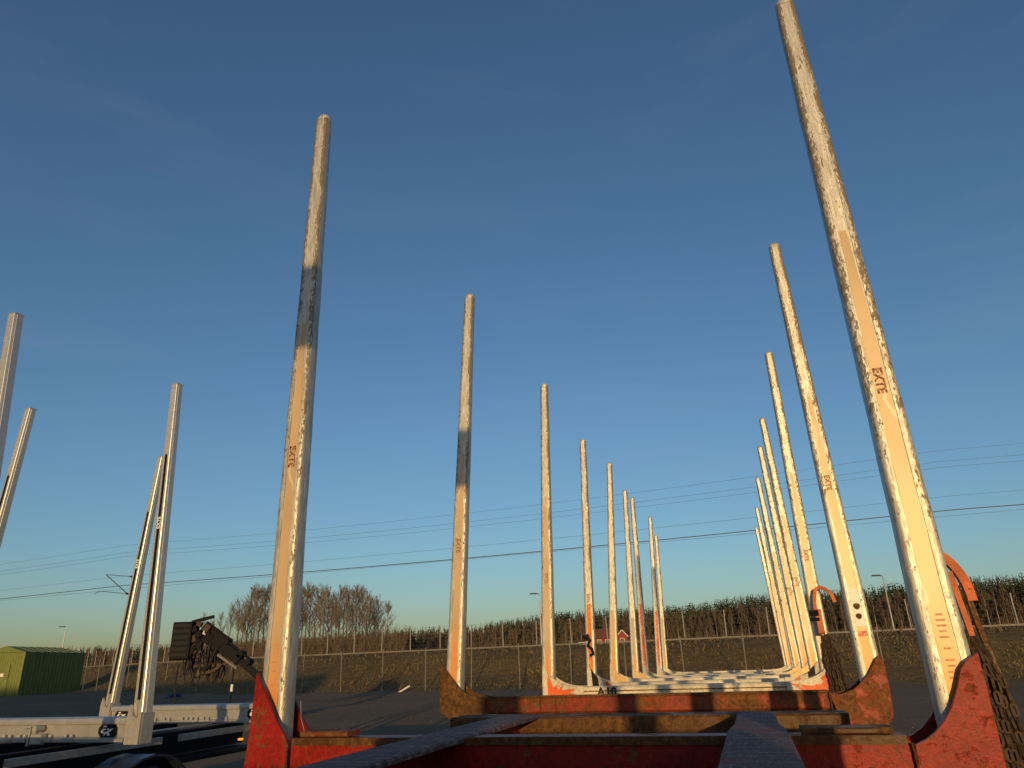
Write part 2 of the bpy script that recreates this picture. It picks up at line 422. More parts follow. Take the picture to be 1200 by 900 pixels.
def add_lettering(st, H, wb, wt, dx, zc, size, mat, word='EXTE', down=True, lift=.003):
    key = (word, size)
    if key not in TXT: TXT[key] = text_mesh(word, size)
    me = TXT[key].copy(); me.materials.clear(); me.materials.append(MATS[mat])
    xs = [v.co.x for v in me.vertices]; L = max(xs)
    t = zc / H; w = stake_w(t, wb, wt) / 2
    o = link('lettering', me, st)
    # text lies in xy; stand it up facing -y and turn it along the stake
    rot = Matrix.Rotation(R(90), 4, 'X')
    spin = Matrix.Rotation(R(90 if down else -90), 4, 'Y')
    lean = Matrix.Rotation(math.atan2(dx, H), 4, 'Y')
    off = Matrix.Translation((-L / 2, -size * .36, 0))
    o.matrix_local = Matrix.Translation((dx * t, -w * .84 * .93 - lift, zc)) @ lean @ spin @ rot @ off
    return o
def make_stake(parent, al, latb, latt, zb, zt, wb=.135, wt=.072, fm='peach_film', film_top=.62, letters=True, lz=1.27, seed=0, label=None, film_bot=.06, info=True, ly=0):
    dxm = (latt - latb) / (zt - zb)
    H = zt - zb - .03; dx = dxm * H
    st = link('stake', stake_mesh(H, wb, wt, dx, seed), parent, (latb, al, zb), label)
    st.data.materials.append(MATS['worn_aluminium'])
    cap_mesh(wt, dx, H).build('end_cap', 'worn_aluminium', st, smooth=True)
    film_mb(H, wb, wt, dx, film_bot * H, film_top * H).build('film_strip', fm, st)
    if letters: add_lettering(st, H, wb, wt, dx, lz, .042, 'scuffed_black_print' if seed % 3 else 'worn_print')
    if info:
        mb = MB(); z0 = .36
        for k in range(13):
            if k in (5, 7): continue
            z = z0 + k * .0165; t = z / H; w = stake_w(t, wb, wt) / 2; hw = w * .20 * (1 if k % 3 else .75)
            y = -w * .84 * .93 - .0035; xc = dx * t
            mb.add([(xc - hw, y, z), (xc + hw, y, z), (xc + hw, y, z + .006), (xc - hw, y, z + .006)], [(0, 1, 2, 3)])
        mb.build('printed_notice', 'faded_red_print', st, kind='stuff')
    return st

def chain_strand(pts, link_l=.052, wire=.0065, twist=0):
    """a run of interlocked links along a polyline"""
    mb = MB(); P = [Vector(p) for p in pts]; seg = []
    for a, b in zip(P, P[1:]): seg.append((a, b, (b - a).length))
    tot = sum(s[2] for s in seg); pitch = link_l - 2 * wire; n = int(tot / pitch); prev = 0
    for i in range(n):
        d = (i + .5) * pitch; acc = 0
        for a, b, L in seg:
            if d <= acc + L: break
            acc += L
        c = a + (b - a) * ((d - acc) / L); t = (b - a).normalized()
        s1 = t.orthogonal().normalized(); s1 = Matrix.Rotation(twist + (math.pi / 2) * (i % 2) + random.uniform(-.25, .25), 3, t) @ s1
        hl = link_l / 2 - wire * 1.6; hw = link_l * .13
        nrm = t.cross(s1); ring = []
        for k in range(10):
            an = 2 * math.pi * k / 10
            ring.append(c + t * (math.cos(an) * hw + math.copysign(hl - hw, math.cos(an))) + s1 * math.sin(an) * hw)
        o = len(mb.v)
        for k in range(10):
            tt = (ring[(k + 1) % 10] - ring[k - 1]).normalized(); q = tt.cross(nrm)
            for j in range(4):
                aj = math.pi / 2 * j + .785
                mb.v.append(tuple(ring[k] + (nrm * math.cos(aj) + q * math.sin(aj)) * wire))
        for k in range(10):
            for j in range(4):
                mb.f.append((o + k * 4 + j, o + k * 4 + (j + 1) % 4, o + ((k + 1) % 10) * 4 + (j + 1) % 4, o + ((k + 1) % 10) * 4 + j))
    return mb

def wheel(parent, x, y, z, r, w, side):
    """tyre and rim, axle along x"""
    mb = MB(); n = 28; prof = [(-w / 2, r * .58), (-w / 2, r * .86), (-w * .42, r * .97), (-w * .2, r), (w * .2, r), (w * .42, r * .97), (w / 2, r * .86), (w / 2, r * .58)]
    for k in range(n):
        a = 2 * math.pi * k / n
        for px, pr in prof: mb.v.append((px, math.cos(a) * pr, math.sin(a) * pr))
    q = len(prof)
    for k in range(n):
        for j in range(q): mb.f.append((k * q + j, k * q + (j + 1) % q, ((k + 1) % n) * q + (j + 1) % q, ((k + 1) % n) * q + j))
    wh = mb.build('wheel', 'black_rubber', parent, True, (x, y, z))
    mb = MB(); prof = [(w * .40, r * .58), (w * .30, r * .52), (w * .05, r * .40), (w * .05, r * .2), (w * .35, r * .16), (w * .35, 0.001)]
    for k in range(n):
        a = 2 * math.pi * k / n
        for px, pr in prof: mb.v.append((px * side, math.cos(a) * pr, math.sin(a) * pr))
    q = len(prof)
    for k in range(n):
        for j in range(q - 1): mb.f.append((k * q + j, k * q + j + 1, ((k + 1) % n) * q + j + 1, ((k + 1) % n) * q + j))
    mb.build('rim', 'galvanised_steel', wh, True)
    return wh

RZ = -HEAD
# ---------------------------------------------------------------- the red timber truck we look along
truck = thing('timber_truck', 'rusty red timber truck bed in the foreground with worn aluminium stakes', 'timber truck', (0, 0, 0), RZ)
def arc_pts(p0, p1, bulge, n=8):
    """points from p0 to p1 sagging towards lower inside corner"""
    out = []
    for i in range(n + 1):
        t = i / n; a = t * math.pi / 2
        out.append((lerp(p0[0], p1[0], 1 - math.cos(a) if bulge > 0 else math.sin(a)), lerp(p0[1], p1[1], math.sin(a) if bulge > 0 else 1 - math.cos(a))))
    return out
def mirror(poly): return [(-x, z) for x, z in poly][::-1]
def red_bunk(al, xl, xr, ztop, zbot, mat, platemat, polyL, polyR, beam_x):
    left_mat = 'rust_brown' if al > 4 else platemat
    mb = MB(); mb.cbox(beam_x[0], beam_x[1], al - .075, al + .075, zbot, ztop - .002, .012)
    bm_ = mb.build('bunk_beam', mat, truck)
    f = MB(); f.box(beam_x[0] + .01, beam_x[1] - .01, al - .088, al - .0755, ztop - (.022 if al < 4 else .010), ztop + .003)
    f.build('wear_strip', 'rust_brown', bm_)
    for poly in (polyL, polyR):
        for y0 in (al - .092, al + .076):
            mb = MB(); mb.prism_y(poly, y0, y0 + .016, .002)
            mb.build('end_plate', left_mat if poly is polyL else platemat, truck)
    return bm_
# bunk 1 (nearest)
g1R = [(.646, 1.578), (.648, 1.50), (.646, 1.30), (.644, 1.16), (.42, 1.16), (.425, 1.332), (.455, 1.345), (.485, 1.365), (.515, 1.395), (.545, 1.435), (.572, 1.487), (.592, 1.535), (.612, 1.558)]
g1L = [(-1.845, 1.588), (-1.825, 1.552), (-1.80, 1.515), (-1.775, 1.475), (-1.74, 1.416), (-1.705, 1.372), (-1.688, 1.352), (-1.68, 1.16), (-1.875, 1.16), (-1.866, 1.257), (-1.858, 1.343), (-1.852, 1.447)]
def clean(poly):   # ccw in x,z seen from -y
    a = sum(poly[i][0] * poly[(i + 1) % len(poly)][1] - poly[(i + 1) % len(poly)][0] * poly[i][1] for i in range(len(poly)))
    return poly if a > 0 else poly[::-1]
def build_red(al, gl, gr, zt, zb, bx, bm_mat, pm):
    red_bunk(al, 0, 0, zt, zb, bm_mat, pm, clean(gl), clean(gr), bx)
build_red(2.65, g1L, g1R, 1.355, 1.13, (-1.678, .418), 'red_paint', 'red_paint')
g2R = [(.704, 1.567), (.714, 1.507), (.715, 1.40), (.712, 1.30), (.703, 1.245), (.663, 1.192), (.45, 1.19), (.40, 1.362), (.457, 1.365), (.528, 1.388), (.56, 1.41), (.59, 1.437), (.622, 1.47), (.65, 1.51), (.675, 1.548)]
g2L = [(-1.97, 1.608), (-1.945, 1.575), (-1.91, 1.531), (-1.87, 1.485), (-1.837, 1.447), (-1.80, 1.418), (-1.74, 1.395), (-1.66, 1.386), (-1.66, 1.284), (-1.779, 1.284), (-1.885, 1.25), (-1.968, 1.301), (-1.975, 1.40)]
build_red(4.79, g2L, g2R, 1.386, 1.285, (-1.658, .40), 'rusted_red_paint', 'rusted_red_paint')
mb = MB(); mb.cbox(-1.5, .62, 4.73, 4.83, 1.10, 1.283, .01); mb.build('bunk_saddle', 'rust_brown', truck)
# two more bunks of the same truck under and behind the photographer
for a_ in (.50, -1.60):
    gl = [(x, z) for x, z in g1L]; gr = [(x, z) for x, z in g1R]
    build_red(a_, gl, gr, 1.355, 1.13, (-1.678, .418), 'red_paint', 'red_paint')
# patches on bunk 2: weld seams and small plates
for x in (-1.30, -1.20, -.05):
    mb = MB(); mb.box(x, x + .006, 4.706, 4.7145, 1.29, 1.384); mb.build('weld_seam', 'rust_brown', truck)
# rails (support plates) running along the truck
def rail(x0, x1, y0, y1, zt, zb, tip=0.0):
    mb = MB()
    N = 24; rn = random.Random(int(abs(x0) * 100))
    o = 0
    for i in range(N + 1):
        y = lerp(y0, y1, i / N); j = rn.uniform(-.003, .003); k = rn.uniform(-.003, .003)
        sh = tip if y > 2.86 else 0
        for x, z in ((x0 + sh, zb), (x0 + sh, zt - .006), (x0 + sh + .008 + j, zt), (x1 - sh - .008 + k, zt), (x1 - sh, zt - .006), (x1 - sh, zb)):
            mb.v.append((x, y, z))
    for i in range(N):
        for q in range(6): mb.f.append((i * 6 + q, i * 6 + (q + 1) % 6, (i + 1) * 6 + (q + 1) % 6, (i + 1) * 6 + q))
    mb.f.append(tuple(range(6))); mb.f.append(tuple(N * 6 + q for q in range(6))[::-1])
    mb.build('support_plate', 'worn_plate', truck)
rail(-1.165, -.975, -2.4, 3.50, 1.362, 1.345)
rail(-.105, .085, -2.4, 3.50, 1.362, 1.345, .018)
for x0, x1 in ((-1.15, -1.07), (-.07, .05)):
    mb = MB(); mb.box(x0, x1, -3.2, 2.555, .86, 1.3445); mb.box(x0, x1, 2.745, 4.70, .86, 1.13)
    mb.box(x0, x1, 2.745, 3.50, 1.14, 1.3445)
    mb.build('frame_rail', 'red_paint', truck)
mb = MB(); mb.cbox(-1.42, .36, 3.515, 3.70, 1.262, 1.352, .008); mb.build('cross_member', 'rust_brown', truck)
mb = MB(); mb.box(-.93, -.20, 3.56, 3.66, .9, 1.26); mb.build('cross_member', 'black_steel', truck)
# weld beads where plates meet the beams, hydraulic hoses between the rails
rw = random.Random(8)
for al_, xs_, z0_, z1_ in ((2.65, (-1.683, .419), 1.17, 1.338), (4.79, (-1.659, .401), 1.288, 1.38)):
    for x_ in xs_:
        pts = [(x_ + rw.uniform(-.002, .002), al_ - .0935, lerp(z0_, z1_, k / 14)) for k in range(15)]
        mb = MB(); mb.tube(pts, [.0045 + rw.uniform(-.0012, .0012) for _ in pts], 6); mb.build('weld_bead', 'rust_brown', truck)
for k, (x_, z_) in enumerate(((-.86, 1.10), (-.82, 1.09), (-.30, 1.11))):
    pts = [(x_ + .03 * math.sin(i * .7 + k), -2 + i * .5, z_ + .02 * math.cos(i * .9 + k)) for i in range(14)]
    mb = MB(); mb.tube(pts, .014, 6); mb.build('hydraulic_hose', 'black_rubber', truck)
# small bolted plates on bunk 1
for x0, x1 in ((-1.66, -1.46), (.12, .38)):
    mb = MB(); mb.cbox(x0, x1, 2.60, 2.70, 1.3575, 1.376, .004); mb.build('wear_pad', 'rusted_red_paint' if x0 < 0 else 'rust_brown', truck)
for x in (-.85, -.5, .2, .3):
    mb = MB(); mb.tube([(x, 2.56, 1.26), (x, 2.548, 1.26)], .014, 6); mb.build('bolt', 'rust_brown', truck)
# stakes of the truck
L_ = 'worn aluminium '
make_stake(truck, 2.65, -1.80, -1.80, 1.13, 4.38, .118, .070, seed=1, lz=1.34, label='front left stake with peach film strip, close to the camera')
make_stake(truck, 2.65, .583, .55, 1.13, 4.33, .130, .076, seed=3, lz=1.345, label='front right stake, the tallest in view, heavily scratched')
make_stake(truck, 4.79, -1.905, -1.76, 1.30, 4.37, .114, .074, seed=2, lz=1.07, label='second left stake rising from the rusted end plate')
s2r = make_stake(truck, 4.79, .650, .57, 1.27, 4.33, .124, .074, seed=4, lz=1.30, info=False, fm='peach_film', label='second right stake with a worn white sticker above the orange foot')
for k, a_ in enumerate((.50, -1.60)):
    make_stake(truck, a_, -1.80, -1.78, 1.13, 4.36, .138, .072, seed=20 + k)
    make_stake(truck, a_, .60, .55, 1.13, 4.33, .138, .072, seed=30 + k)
# sticker on the second right stake
H2 = 4.33 - 1.27 - .03; dx2 = (.57 - .650) / (4.33 - 1.27) * H2
film_mb(H2, .124, .074, dx2, .45, .66, .82, .003).build('sticker', 'white_print', s2r)
for z, s_ in ((.505, .017), (.56, .019)):
    t = z / H2; w = stake_w(t, .124, .074) / 2; mb = MB()
    mb.add([(dx2 * t + s_ * math.cos(a) * (1 + .3 * math.sin(3 * a)), -w * .84 * .93 - .0045, z + s_ * math.sin(a)) for a in [k * math.pi / 4 for k in range(8)]], [tuple(range(8))])
    mb.build('stain', 'rust_brown', s2r)
film_mb(H2, .124, .074, dx2, .395, .425, .82, .003).build('sticker', 'red_orange_film', s2r, label='narrow red sticker')
mb = MB(); mb.tube([(-1.716, 2.70, 1.62), (-1.712, 2.68, 1.55), (-1.705, 2.66, 1.48), (-1.685, 2.64, 1.42), (-1.655, 2.62, 1.375)][2:], .0016, 5); mb.build('cable', 'grey_flange', truck)
# wheels, mudguard, axle beams
for y in (1.2, -.3):
    for x, sd in ((-1.62, -1), (.42, 1)): wheel(truck, x, y, .5, .5, .32, sd)
    mb = MB(); mb.tube([(-1.5, y, .5), (.3, y, .5)], .07, 8); mb.build('axle', 'black_steel', truck)
# unseen boom and post added to shade the left stakes, cab further on
mb = MB(); mb.box(-.02, .18, -3.2, -2.85, 1.13, 3.6); mb.build('shade_boom_post', 'black_steel', truck)
mb = MB(); mb.cbox(-1.15, .20, -3.15, -2.9, 3.56, 3.98, .03); mb.build('shade_boom', 'black_steel', truck)
mb = MB(); mb.cbox(-.66, .58, -.60, -.28, 1.364, 1.66, .02); mb.build('shade_box', 'black_steel', truck)  # unseen box added to keep the near red beam in shade
mb = MB(); mb.cbox(-1.45, .2, -5.7, -3.9, .7, 1.9, .15); mb.build('cab', 'cab_red', truck)
for x, sd in ((-1.62, -1), (.42, 1)): wheel(truck, x, -4.8, .5, .5, .3, sd)

# load lever and chains hanging at the right stake
def tie_down(name_lab, chain_lab, base, scale, lever, hooks):
    pass
ch = thing('tie_down_chain', 'thick bundle of rusty chains hanging beside the nearest right stake', 'chain', (0, 0, 0), RZ)
rn = random.Random(4)
for k in range(13):
    u = k / 12; o1 = rn.uniform(-.008, .008)
    top = (.692 + .018 * (u - .5), 2.76 + rn.uniform(-.02, .02), 1.625 - .015 * k % .03)
    p = [top, (.685 + .055 * (u) + o1, 2.76 + .02 * (k % 3), 1.50), (.683 + .085 * u, 2.76 + .02 * (k % 2), 1.32), (.68 + .10 * u, 2.76 + .02 * (k % 3), 1.10), (.69 + .08 * u, 2.77, .80 + .05 * (k % 3))]
    chain_strand(p, .052, .0055, rn.uniform(0, 3)).build('chain', 'chain_steel', ch)
lv = thing('load_binder', 'rusty orange load binder with curved lever behind the nearest right stake', 'load binder', (0, 0, 0), RZ)
pts = []
for i in range(11):
    a = math.pi / 2 * i / 10
    pts.append((.612 + .116 * math.sin(a), 2.80, 1.735 + .172 * math.cos(a)))
mb = MB(); mb.bar(pts, .030, .028, (0, 1, 0)); mb.build('lever', 'orange_lever_paint', lv)
mb = MB(); mb.bar([(.682, 2.80, 1.832), (.690, 2.80, 1.745), (.700, 2.79, 1.62), (.705, 2.79, 1.575)], .02, .017, (0, 1, 0)); mb.build('side_bar', 'orange_lever_paint', lv)
mb = MB(); mb.bar([(.718, 2.80, 1.755), (.728, 2.80, 1.66), (.74, 2.79, 1.55), (.76, 2.79, 1.42)], .02, .016, (0, 1, 0)); mb.build('side_bar', 'rust_brown', lv)
mb = MB()
for z in (1.60, 1.62, 1.64): mb.tube([(.664, 2.785, z), (.684, 2.785, z)], .006, 6)
mb.build('pin', 'black_steel', lv)

# ---------------------------------------------------------------- the timber trailer ahead (cream bunks)
trailer = thing('timber_trailer', 'long timber trailer with cream bunks and paired aluminium stakes ahead of the truck', 'timber trailer', (0, 0, 0), RZ)
AL = {3: 6.9, 4: 9.1, 5: 10.48, 6: 12.48, 7: 13.15, 8: 15.26, 9: 17.8}
ZT = {3: 1.36, 4: 1.322, 5: 1.318, 6: 1.285, 7: 1.28, 8: 1.25, 9: 1.235}
SL = {3: (-1.81, -1.70), 4: (-1.85, -1.75), 5: (-1.82, -1.63), 6: (-1.81, -1.71), 7: (-1.73, -1.68), 8: (-1.74, -1.61), 9: (-1.89, -1.78)}
SR = {3: (.605, .585), 4: (.68, .56), 5: (.68, .55), 6: (.69, .54), 7: (.69, .57), 8: (.71, .55), 9: (.77, .56)}
LF = {3: 'peach_film', 4: 'orange_film', 5: 'ochre_film', 6: 'grey_film', 7: 'red_orange_film', 8: 'red_orange_film', 9: 'grey_film'}
LL = {3: 'third left stake, behind the orange flame on the cream bunk', 4: 'left stake with bright orange paint and a black hook', 5: 'left stake with an ochre lower half',
      6: 'dull grey left stake in shadow', 7: 'left stake with a red orange stripe, seventh from the front', 8: 'left stake with a red orange stripe, second from the far end', 9: 'farthest left stake'}
for b in range(3, 10):
    a_ = AL[b]; zt = ZT[b]; xl = SL[b][0]; xr = SR[b][0]; zb = zt - .19
    mb = MB(); mb.cbox(xl + .07, xr - .07, a_ - .07, a_ + .07, zb, zt, .012)
    beam = mb.build('bunk_beam', 'cream_bunk_paint', trailer)
    mb = MB(); mb.box(xl + .16, xr - .16, a_ - .078, a_ - .0705, zt - .042, zt - .034); mb.build('seam', 'rust_brown', beam)
    for sgn, xo in ((-1, xl), (1, xr)):
        e = sgn
        out = xo + e * .035
        top = zt + (.20 if sgn < 0 else .165)
        poly = [(out, zb - .01), (out, zt + .10), (out - e * .01, top)]
        for i in range(1, 9):
            q = i / 8; aa = q * math.pi / 2
            poly.append((out - e * (.03 + .32 * (1 - math.cos(aa))), lerp(top, zt + .003, math.sin(aa))))
        poly += [(out - e * .38, zt + .003), (out - e * .38, zb - .01)]
        for y0 in (a_ - .088, a_ + .072):
            mb = MB(); mb.prism_y(clean(poly), y0, y0 + .016, .002); pl = mb.build('end_plate', 'cream_bunk_paint', trailer)
            if b == 3 and y0 < a_:
                y = y0 - .003
                if sgn < 0:
                    fl = [(-1.80, 1.18), (-1.795, 1.30), (-1.80, 1.40), (-1.79, 1.485), (-1.772, 1.44), (-1.745, 1.36), (-1.715, 1.385), (-1.695, 1.34), (-1.67, 1.375), (-1.655, 1.335), (-1.60, 1.345), (-1.53, 1.338), (-1.60, 1.315), (-1.54, 1.30), (-1.545, 1.18)]
                else:
                    fl = [(.635, 1.18), (.632, 1.47), (.60, 1.43), (.565, 1.41), (.53, 1.385), (.55, 1.36), (.53, 1.335), (.49, 1.34), (.47, 1.325), (.40, 1.335), (.33, 1.345), (.285, 1.352), (.34, 1.32), (.36, 1.30), (.42, 1.285), (.47, 1.18)]
                f = MB(); f.prism_y(clean(fl), y, y0 + .001)
                f.build('painted_flame', 'fresh_orange_paint', pl)
            elif b in (5, 6) and y0 < a_:
                fl = [(out - e * .03, zb), (out - e * .03, top - .05), (out - e * .12, zt + .06), (out - e * .24, zt + .0), (out - e * .20, zb)]
                f = MB(); f.prism_y(clean(fl), y0 - .003, y0 + .001); f.build('painted_patch', 'ochre_film', pl)
            elif b == 4 and y0 < a_:
                fl = [(out - e * .07, zb), (out - e * .05, top - .04), (out - e * .13, zt + .05), (out - e * .15, zb)]
                f = MB(); f.prism_y(clean(fl), y0 - .003, y0 + .001); f.build('painted_patch', 'black_print', pl)
                f = MB(); f.prism_y(clean([(out - e * .22, zt + .02), (out - e * .20, zt - .05), (out - e * .30, zt - .03)]), y0 - .003, y0 + .001); f.build('painted_patch', 'red_orange_film', pl)
    zl = zb + .01
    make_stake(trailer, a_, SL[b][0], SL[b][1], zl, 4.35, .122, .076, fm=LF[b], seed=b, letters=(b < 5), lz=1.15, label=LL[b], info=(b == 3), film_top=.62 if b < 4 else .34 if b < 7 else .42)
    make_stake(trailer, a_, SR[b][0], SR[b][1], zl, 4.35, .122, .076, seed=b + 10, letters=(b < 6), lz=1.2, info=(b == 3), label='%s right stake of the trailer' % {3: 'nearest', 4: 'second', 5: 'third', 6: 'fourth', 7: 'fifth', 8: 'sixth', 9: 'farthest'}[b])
    if b == 3:
        for word, x0, sc_, mt in (('A', -1.345, .10, 'black_print'), ('10', -1.272, .10, 'black_print')):
            me = text_mesh(word, sc_); me.materials.append(MATS[mt]); o = link('lettering', me, beam, (x0, a_ - .0725, 1.283)); o.rotation_euler = (R(90), 0, 0)
for x in (-1.05, -.2):
    mb = MB(); mb.box(x, x + .09, 6.2, 18.3, .88, 1.06); mb.build('frame_rail', 'red_paint', trailer)
for b in range(3, 10):
    mb = MB(); mb.box(-1.2, 0, AL[b] - .05, AL[b] + .05, 1.062, ZT[b] - .193); mb.build('bunk_saddle', 'red_paint', trailer)
mb = MB(); mb.box(-.66, -.54, 4.9, 6.25, .72, .86); mb.build('drawbar', 'black_steel', trailer)
for y in (7.6, 9.0, 14.4, 15.7, 17.0):
    for x, sd in ((-1.62, -1), (.42, 1)): wheel(trailer, x, y, .48, .48, .32, sd)
    mb = MB(); mb.tube([(-1.5, y, .48), (.3, y, .48)], .06, 8); mb.build('axle', 'black_steel', trailer)
# black hook on the orange left stake
hk = thing('rope_hook', 'small black hook clamped on the orange painted left stake', 'hook', (0, 0, 0), RZ)
mb = MB(); mb.tube([(-1.89, 9.02, 1.82), (-1.85, 9.0, 1.86), (-1.82, 9.0, 1.80), (-1.85, 9.0, 1.74), (-1.80, 9.0, 1.70), (-1.79, 9.0, 1.64), (-1.83, 9.0, 1.63)], .018, 6); mb.box(-1.88, -1.83, 8.98, 9.03, 1.80, 1.86); mb.build('hook_body', 'black_steel', hk)
# orange binder and chains at the third right stake
lv = thing('load_binder', 'orange ratchet load binder hooked on the stake above the hanging chains', 'load binder', (0, 0, 0), RZ)
mb = MB(); mb.bar([(.585, 6.78, 1.88), (.585, 6.78, 1.95), (.592, 6.78, 2.02), (.61, 6.78, 2.08), (.645, 6.78, 2.10), (.69, 6.77, 2.08), (.73, 6.76, 2.03), (.745, 6.76, 1.97)], .03, .028, (0, 1, 0)); mb.build('lever', 'orange_lever_paint', lv)
mb = MB(); mb.cbox(.575, .625, 6.74, 6.79, 1.72, 1.92, .012); mb.build('ratchet', 'orange_lever_paint', lv)
mb = MB()
for z in (1.88, 1.84, 1.90): mb.tube([(.525, 6.735, z), (.60, 6.735, z)], .014, 6)
mb.build('pin', 'black_steel', lv)
ch = thing('tie_down_chain', 'bundle of brown chains hanging beside the third right stake', 'chain', (0, 0, 0), RZ)
for k in range(11):
    u = k / 10
    p = [(.625 + .01 * u, 6.77, 1.72), (.60 + .09 * u, 6.77 + .02 * (k % 2), 1.56), (.60 + .12 * u, 6.77 + .02 * (k % 3), 1.36), (.61 + .13 * u, 6.77 + .02 * (k % 2), 1.10)]
    chain_strand(p, .075, .009, rn.uniform(0, 3)).build('chain', 'chain_steel', ch)
mb = MB(); mb.bar([(.655, 7.02, 1.56), (.68, 7.02, 1.50), (.70, 7.02, 1.1)], .02, .016, (0, 1, 0)); mb.build('side_bar', 'rust_brown', lv)

# ---------------------------------------------------------------- neighbouring new timber trailer
nb = thing('timber_trailer', 'new silver timber trailer with black striped stakes parked at the left', 'timber trailer', (0, 0, 0), RZ)
NPROF = [(-1, .8), (-1, -.45), (-.93, -.52), (-.93, -.62), (-.80, -.95), (-.70, -1), (-.34, -1), (-.30, -.93), (-.22, -.93), (-.22, -.45), (.22, -.45), (.22, -.93), (.30, -.93), (.34, -1), (.70, -1), (.80, -.95), (.93, -.62), (.93, -.52), (1, -.45), (1, .8), (.8, 1), (-.8, 1)]
def new_stake(al, latb, latt, zb, zt, wb=.128, wt=.088):
    n = len(NPROF); N = 18; H = zt - zb; dx = latt - latb; mb = MB()
    for i in range(N + 1):
        t = i / N; w = lerp(wb, wt, t) / 2; ch = 1 if t < .74 else max(0, 1 - (t - .74) / .06)
        for px, py in NPROF:
            y = py
            if abs(px) < .25: y = lerp(-.93, py, ch)
            mb.v.append((px * w + dx * t, y * w * .95, H * t))
    for i in range(N):
        for k in range(n): mb.f.append((i * n + k, i * n + (k + 1) % n, (i + 1) * n + (k + 1) % n, (i + 1) * n + k))
    mb.f.append(tuple(range(n))[::-1])
    st = mb.build('stake', 'anodised_aluminium', nb, loc=(latb, al, zb))
    c = MB(); w = wt / 2; c.cbox(dx - w * 1.03, dx + w * 1.03, -w, w, H - .004, H + .012, .006); c.build('end_cap', 'anodised_aluminium', st)
    f = MB()
    for i in range(13):
        z = lerp(.16, H * .76, i / 12); t = z / H; w = lerp(wb, wt, t) / 2
        for sx in (-1, 1): f.v.append((dx * t + sx * w * .25, -w * .95 * 1.0 - .002, z))
    for i in range(12): f.f.append((2 * i, 2 * i + 1, 2 * i + 3, 2 * i + 2))
    f.build('black_strip', 'black_steel', st)
    key = ('EXTE', .052)
    add_lettering(st, H, wb, wt, dx, 1.75, .052, 'white_print', 'EXTE', down=False, lift=.010)
    # foot bracket
    e = MB(); h = wb / 2
    e.prism_y(clean([(-h - .012, -.20), (h + .012, -.20), (h + .010, .06), (h * .4, .0), (-h * .4, .03), (-h * .9, .12), (-h - .012, .04)]), -h * .95 - .035, -h * .95 - .012)
    e.box(h + .001, h + .013, -h * .95 - .011, h, -.20, .05); e.box(-h - .013, -h - .001, -h * .95 - .011, h, -.20, .05)
    e.build('foot_bracket', 'anodised_aluminium', st)
    return st
def oval(mb, x0, x1, z0, z1, y):
    c = (z1 - z0) * .28
    p = [(x0 + c, z0), (x1 - c, z0), (x1, z0 + c), (x1, z1 - c), (x1 - c, z1), (x0 + c, z1), (x0, z1 - c), (x0, z0 + c)]
    mb.prism_y(clean(p), y - .003, y)
def logo(parent, x, z, y, s):
    """dark plate with the white ex sign"""
    mb = MB(); oval(mb, x, x + 3.1 * s, z, z + 1.5 * s, y); p = mb.build('emblem', 'black_print', parent)
    mb = MB()
    def P(pts): mb.prism_y(clean([(x + a * s, z + b * s) for a, b in pts]), y - .0055, y - .003)
    P([(.75, 1.15), (1.35, 1.18), (1.25, 1.38), (.85, 1.38)])
    P([(.45, .62), (.75, 1.0), (1.30, 1.0), (1.25, .86), (.95, .84), (.80, .62), (1.30, .62), (1.25, .42), (.70, .42)])
    P([(1.30, .62), (1.62, .74), (1.95, .95), (2.50, 1.05), (2.05, .70), (1.75, .60), (2.0, .18), (1.6, .18), (1.45, .45), (1.05, .18), (.85, .2), (1.25, .52)])
    P([(1.42, 1.0), (1.72, 1.02), (1.80, .88), (1.55, .82)])
    mb.build('emblem_sign', 'white_print', p)
for a_, xl, xr, zt, full in ((5.70, -7.65, -5.27, 1.245, True), (7.82, -7.73, -5.27, 1.235, True), (3.91, -7.62, -5.18, 1.25, True), (10.0, -7.70, -5.24, 1.235, False), (12.0, -7.7, -5.24, 1.235, False)):
    if a_ > 9: continue
    mb = MB()
    pr = [(a_ - .085, zt - .035), (a_ - .075, zt - .008), (a_ - .05, zt), (a_ + .05, zt), (a_ + .085, zt - .03), (a_ + .085, zt - .055), (a_ + .05, zt - .062), (a_ + .05, zt - .165), (a_ + .09, zt - .175), (a_ + .09, zt - .20), (a_ - .10, zt - .20), (a_ - .10, zt - .175), (a_ - .06, zt - .162), (a_ - .06, zt - .062), (a_ - .085, zt - .055)]
    mb.prism_x(pr, xl + .085, xr - .085); beam = mb.build('bunk_beam', 'bunk_aluminium', nb)
    s = .095
    logo(beam, xr - .09 - 3.3 * s, zt - .162, a_ - .0605, .068); logo(beam, xl + .14, zt - .162, a_ - .0605, .068)
    # clamps and bolts along the foot of the beam
    for k, x in enumerate([xl + .75, xl + .95, xl + 1.35, xr - 1.25, xr - .95, xr - .70]):
        mb = MB(); mb.cbox(x - .07, x + .07, a_ - .125, a_ - .065, zt - .20, zt - .165, .006)
        for dx_ in (-.035, .035): mb.tube([(x + dx_, a_ - .10, zt - .165), (x + dx_, a_ - .10, zt - .135)], .013, 6)
        mb.build('clamp', 'galvanised_steel', nb)
    new_stake(a_, xl, xl + .20 if a_ > 5 else xl + .1, zt - .02, 4.43 if a_ > 7 else 4.45)
    new_stake(a_, xr, xr - .34 if a_ < 5 else xr - .16 if a_ < 7 else xr - .20, zt - .02, 4.45)
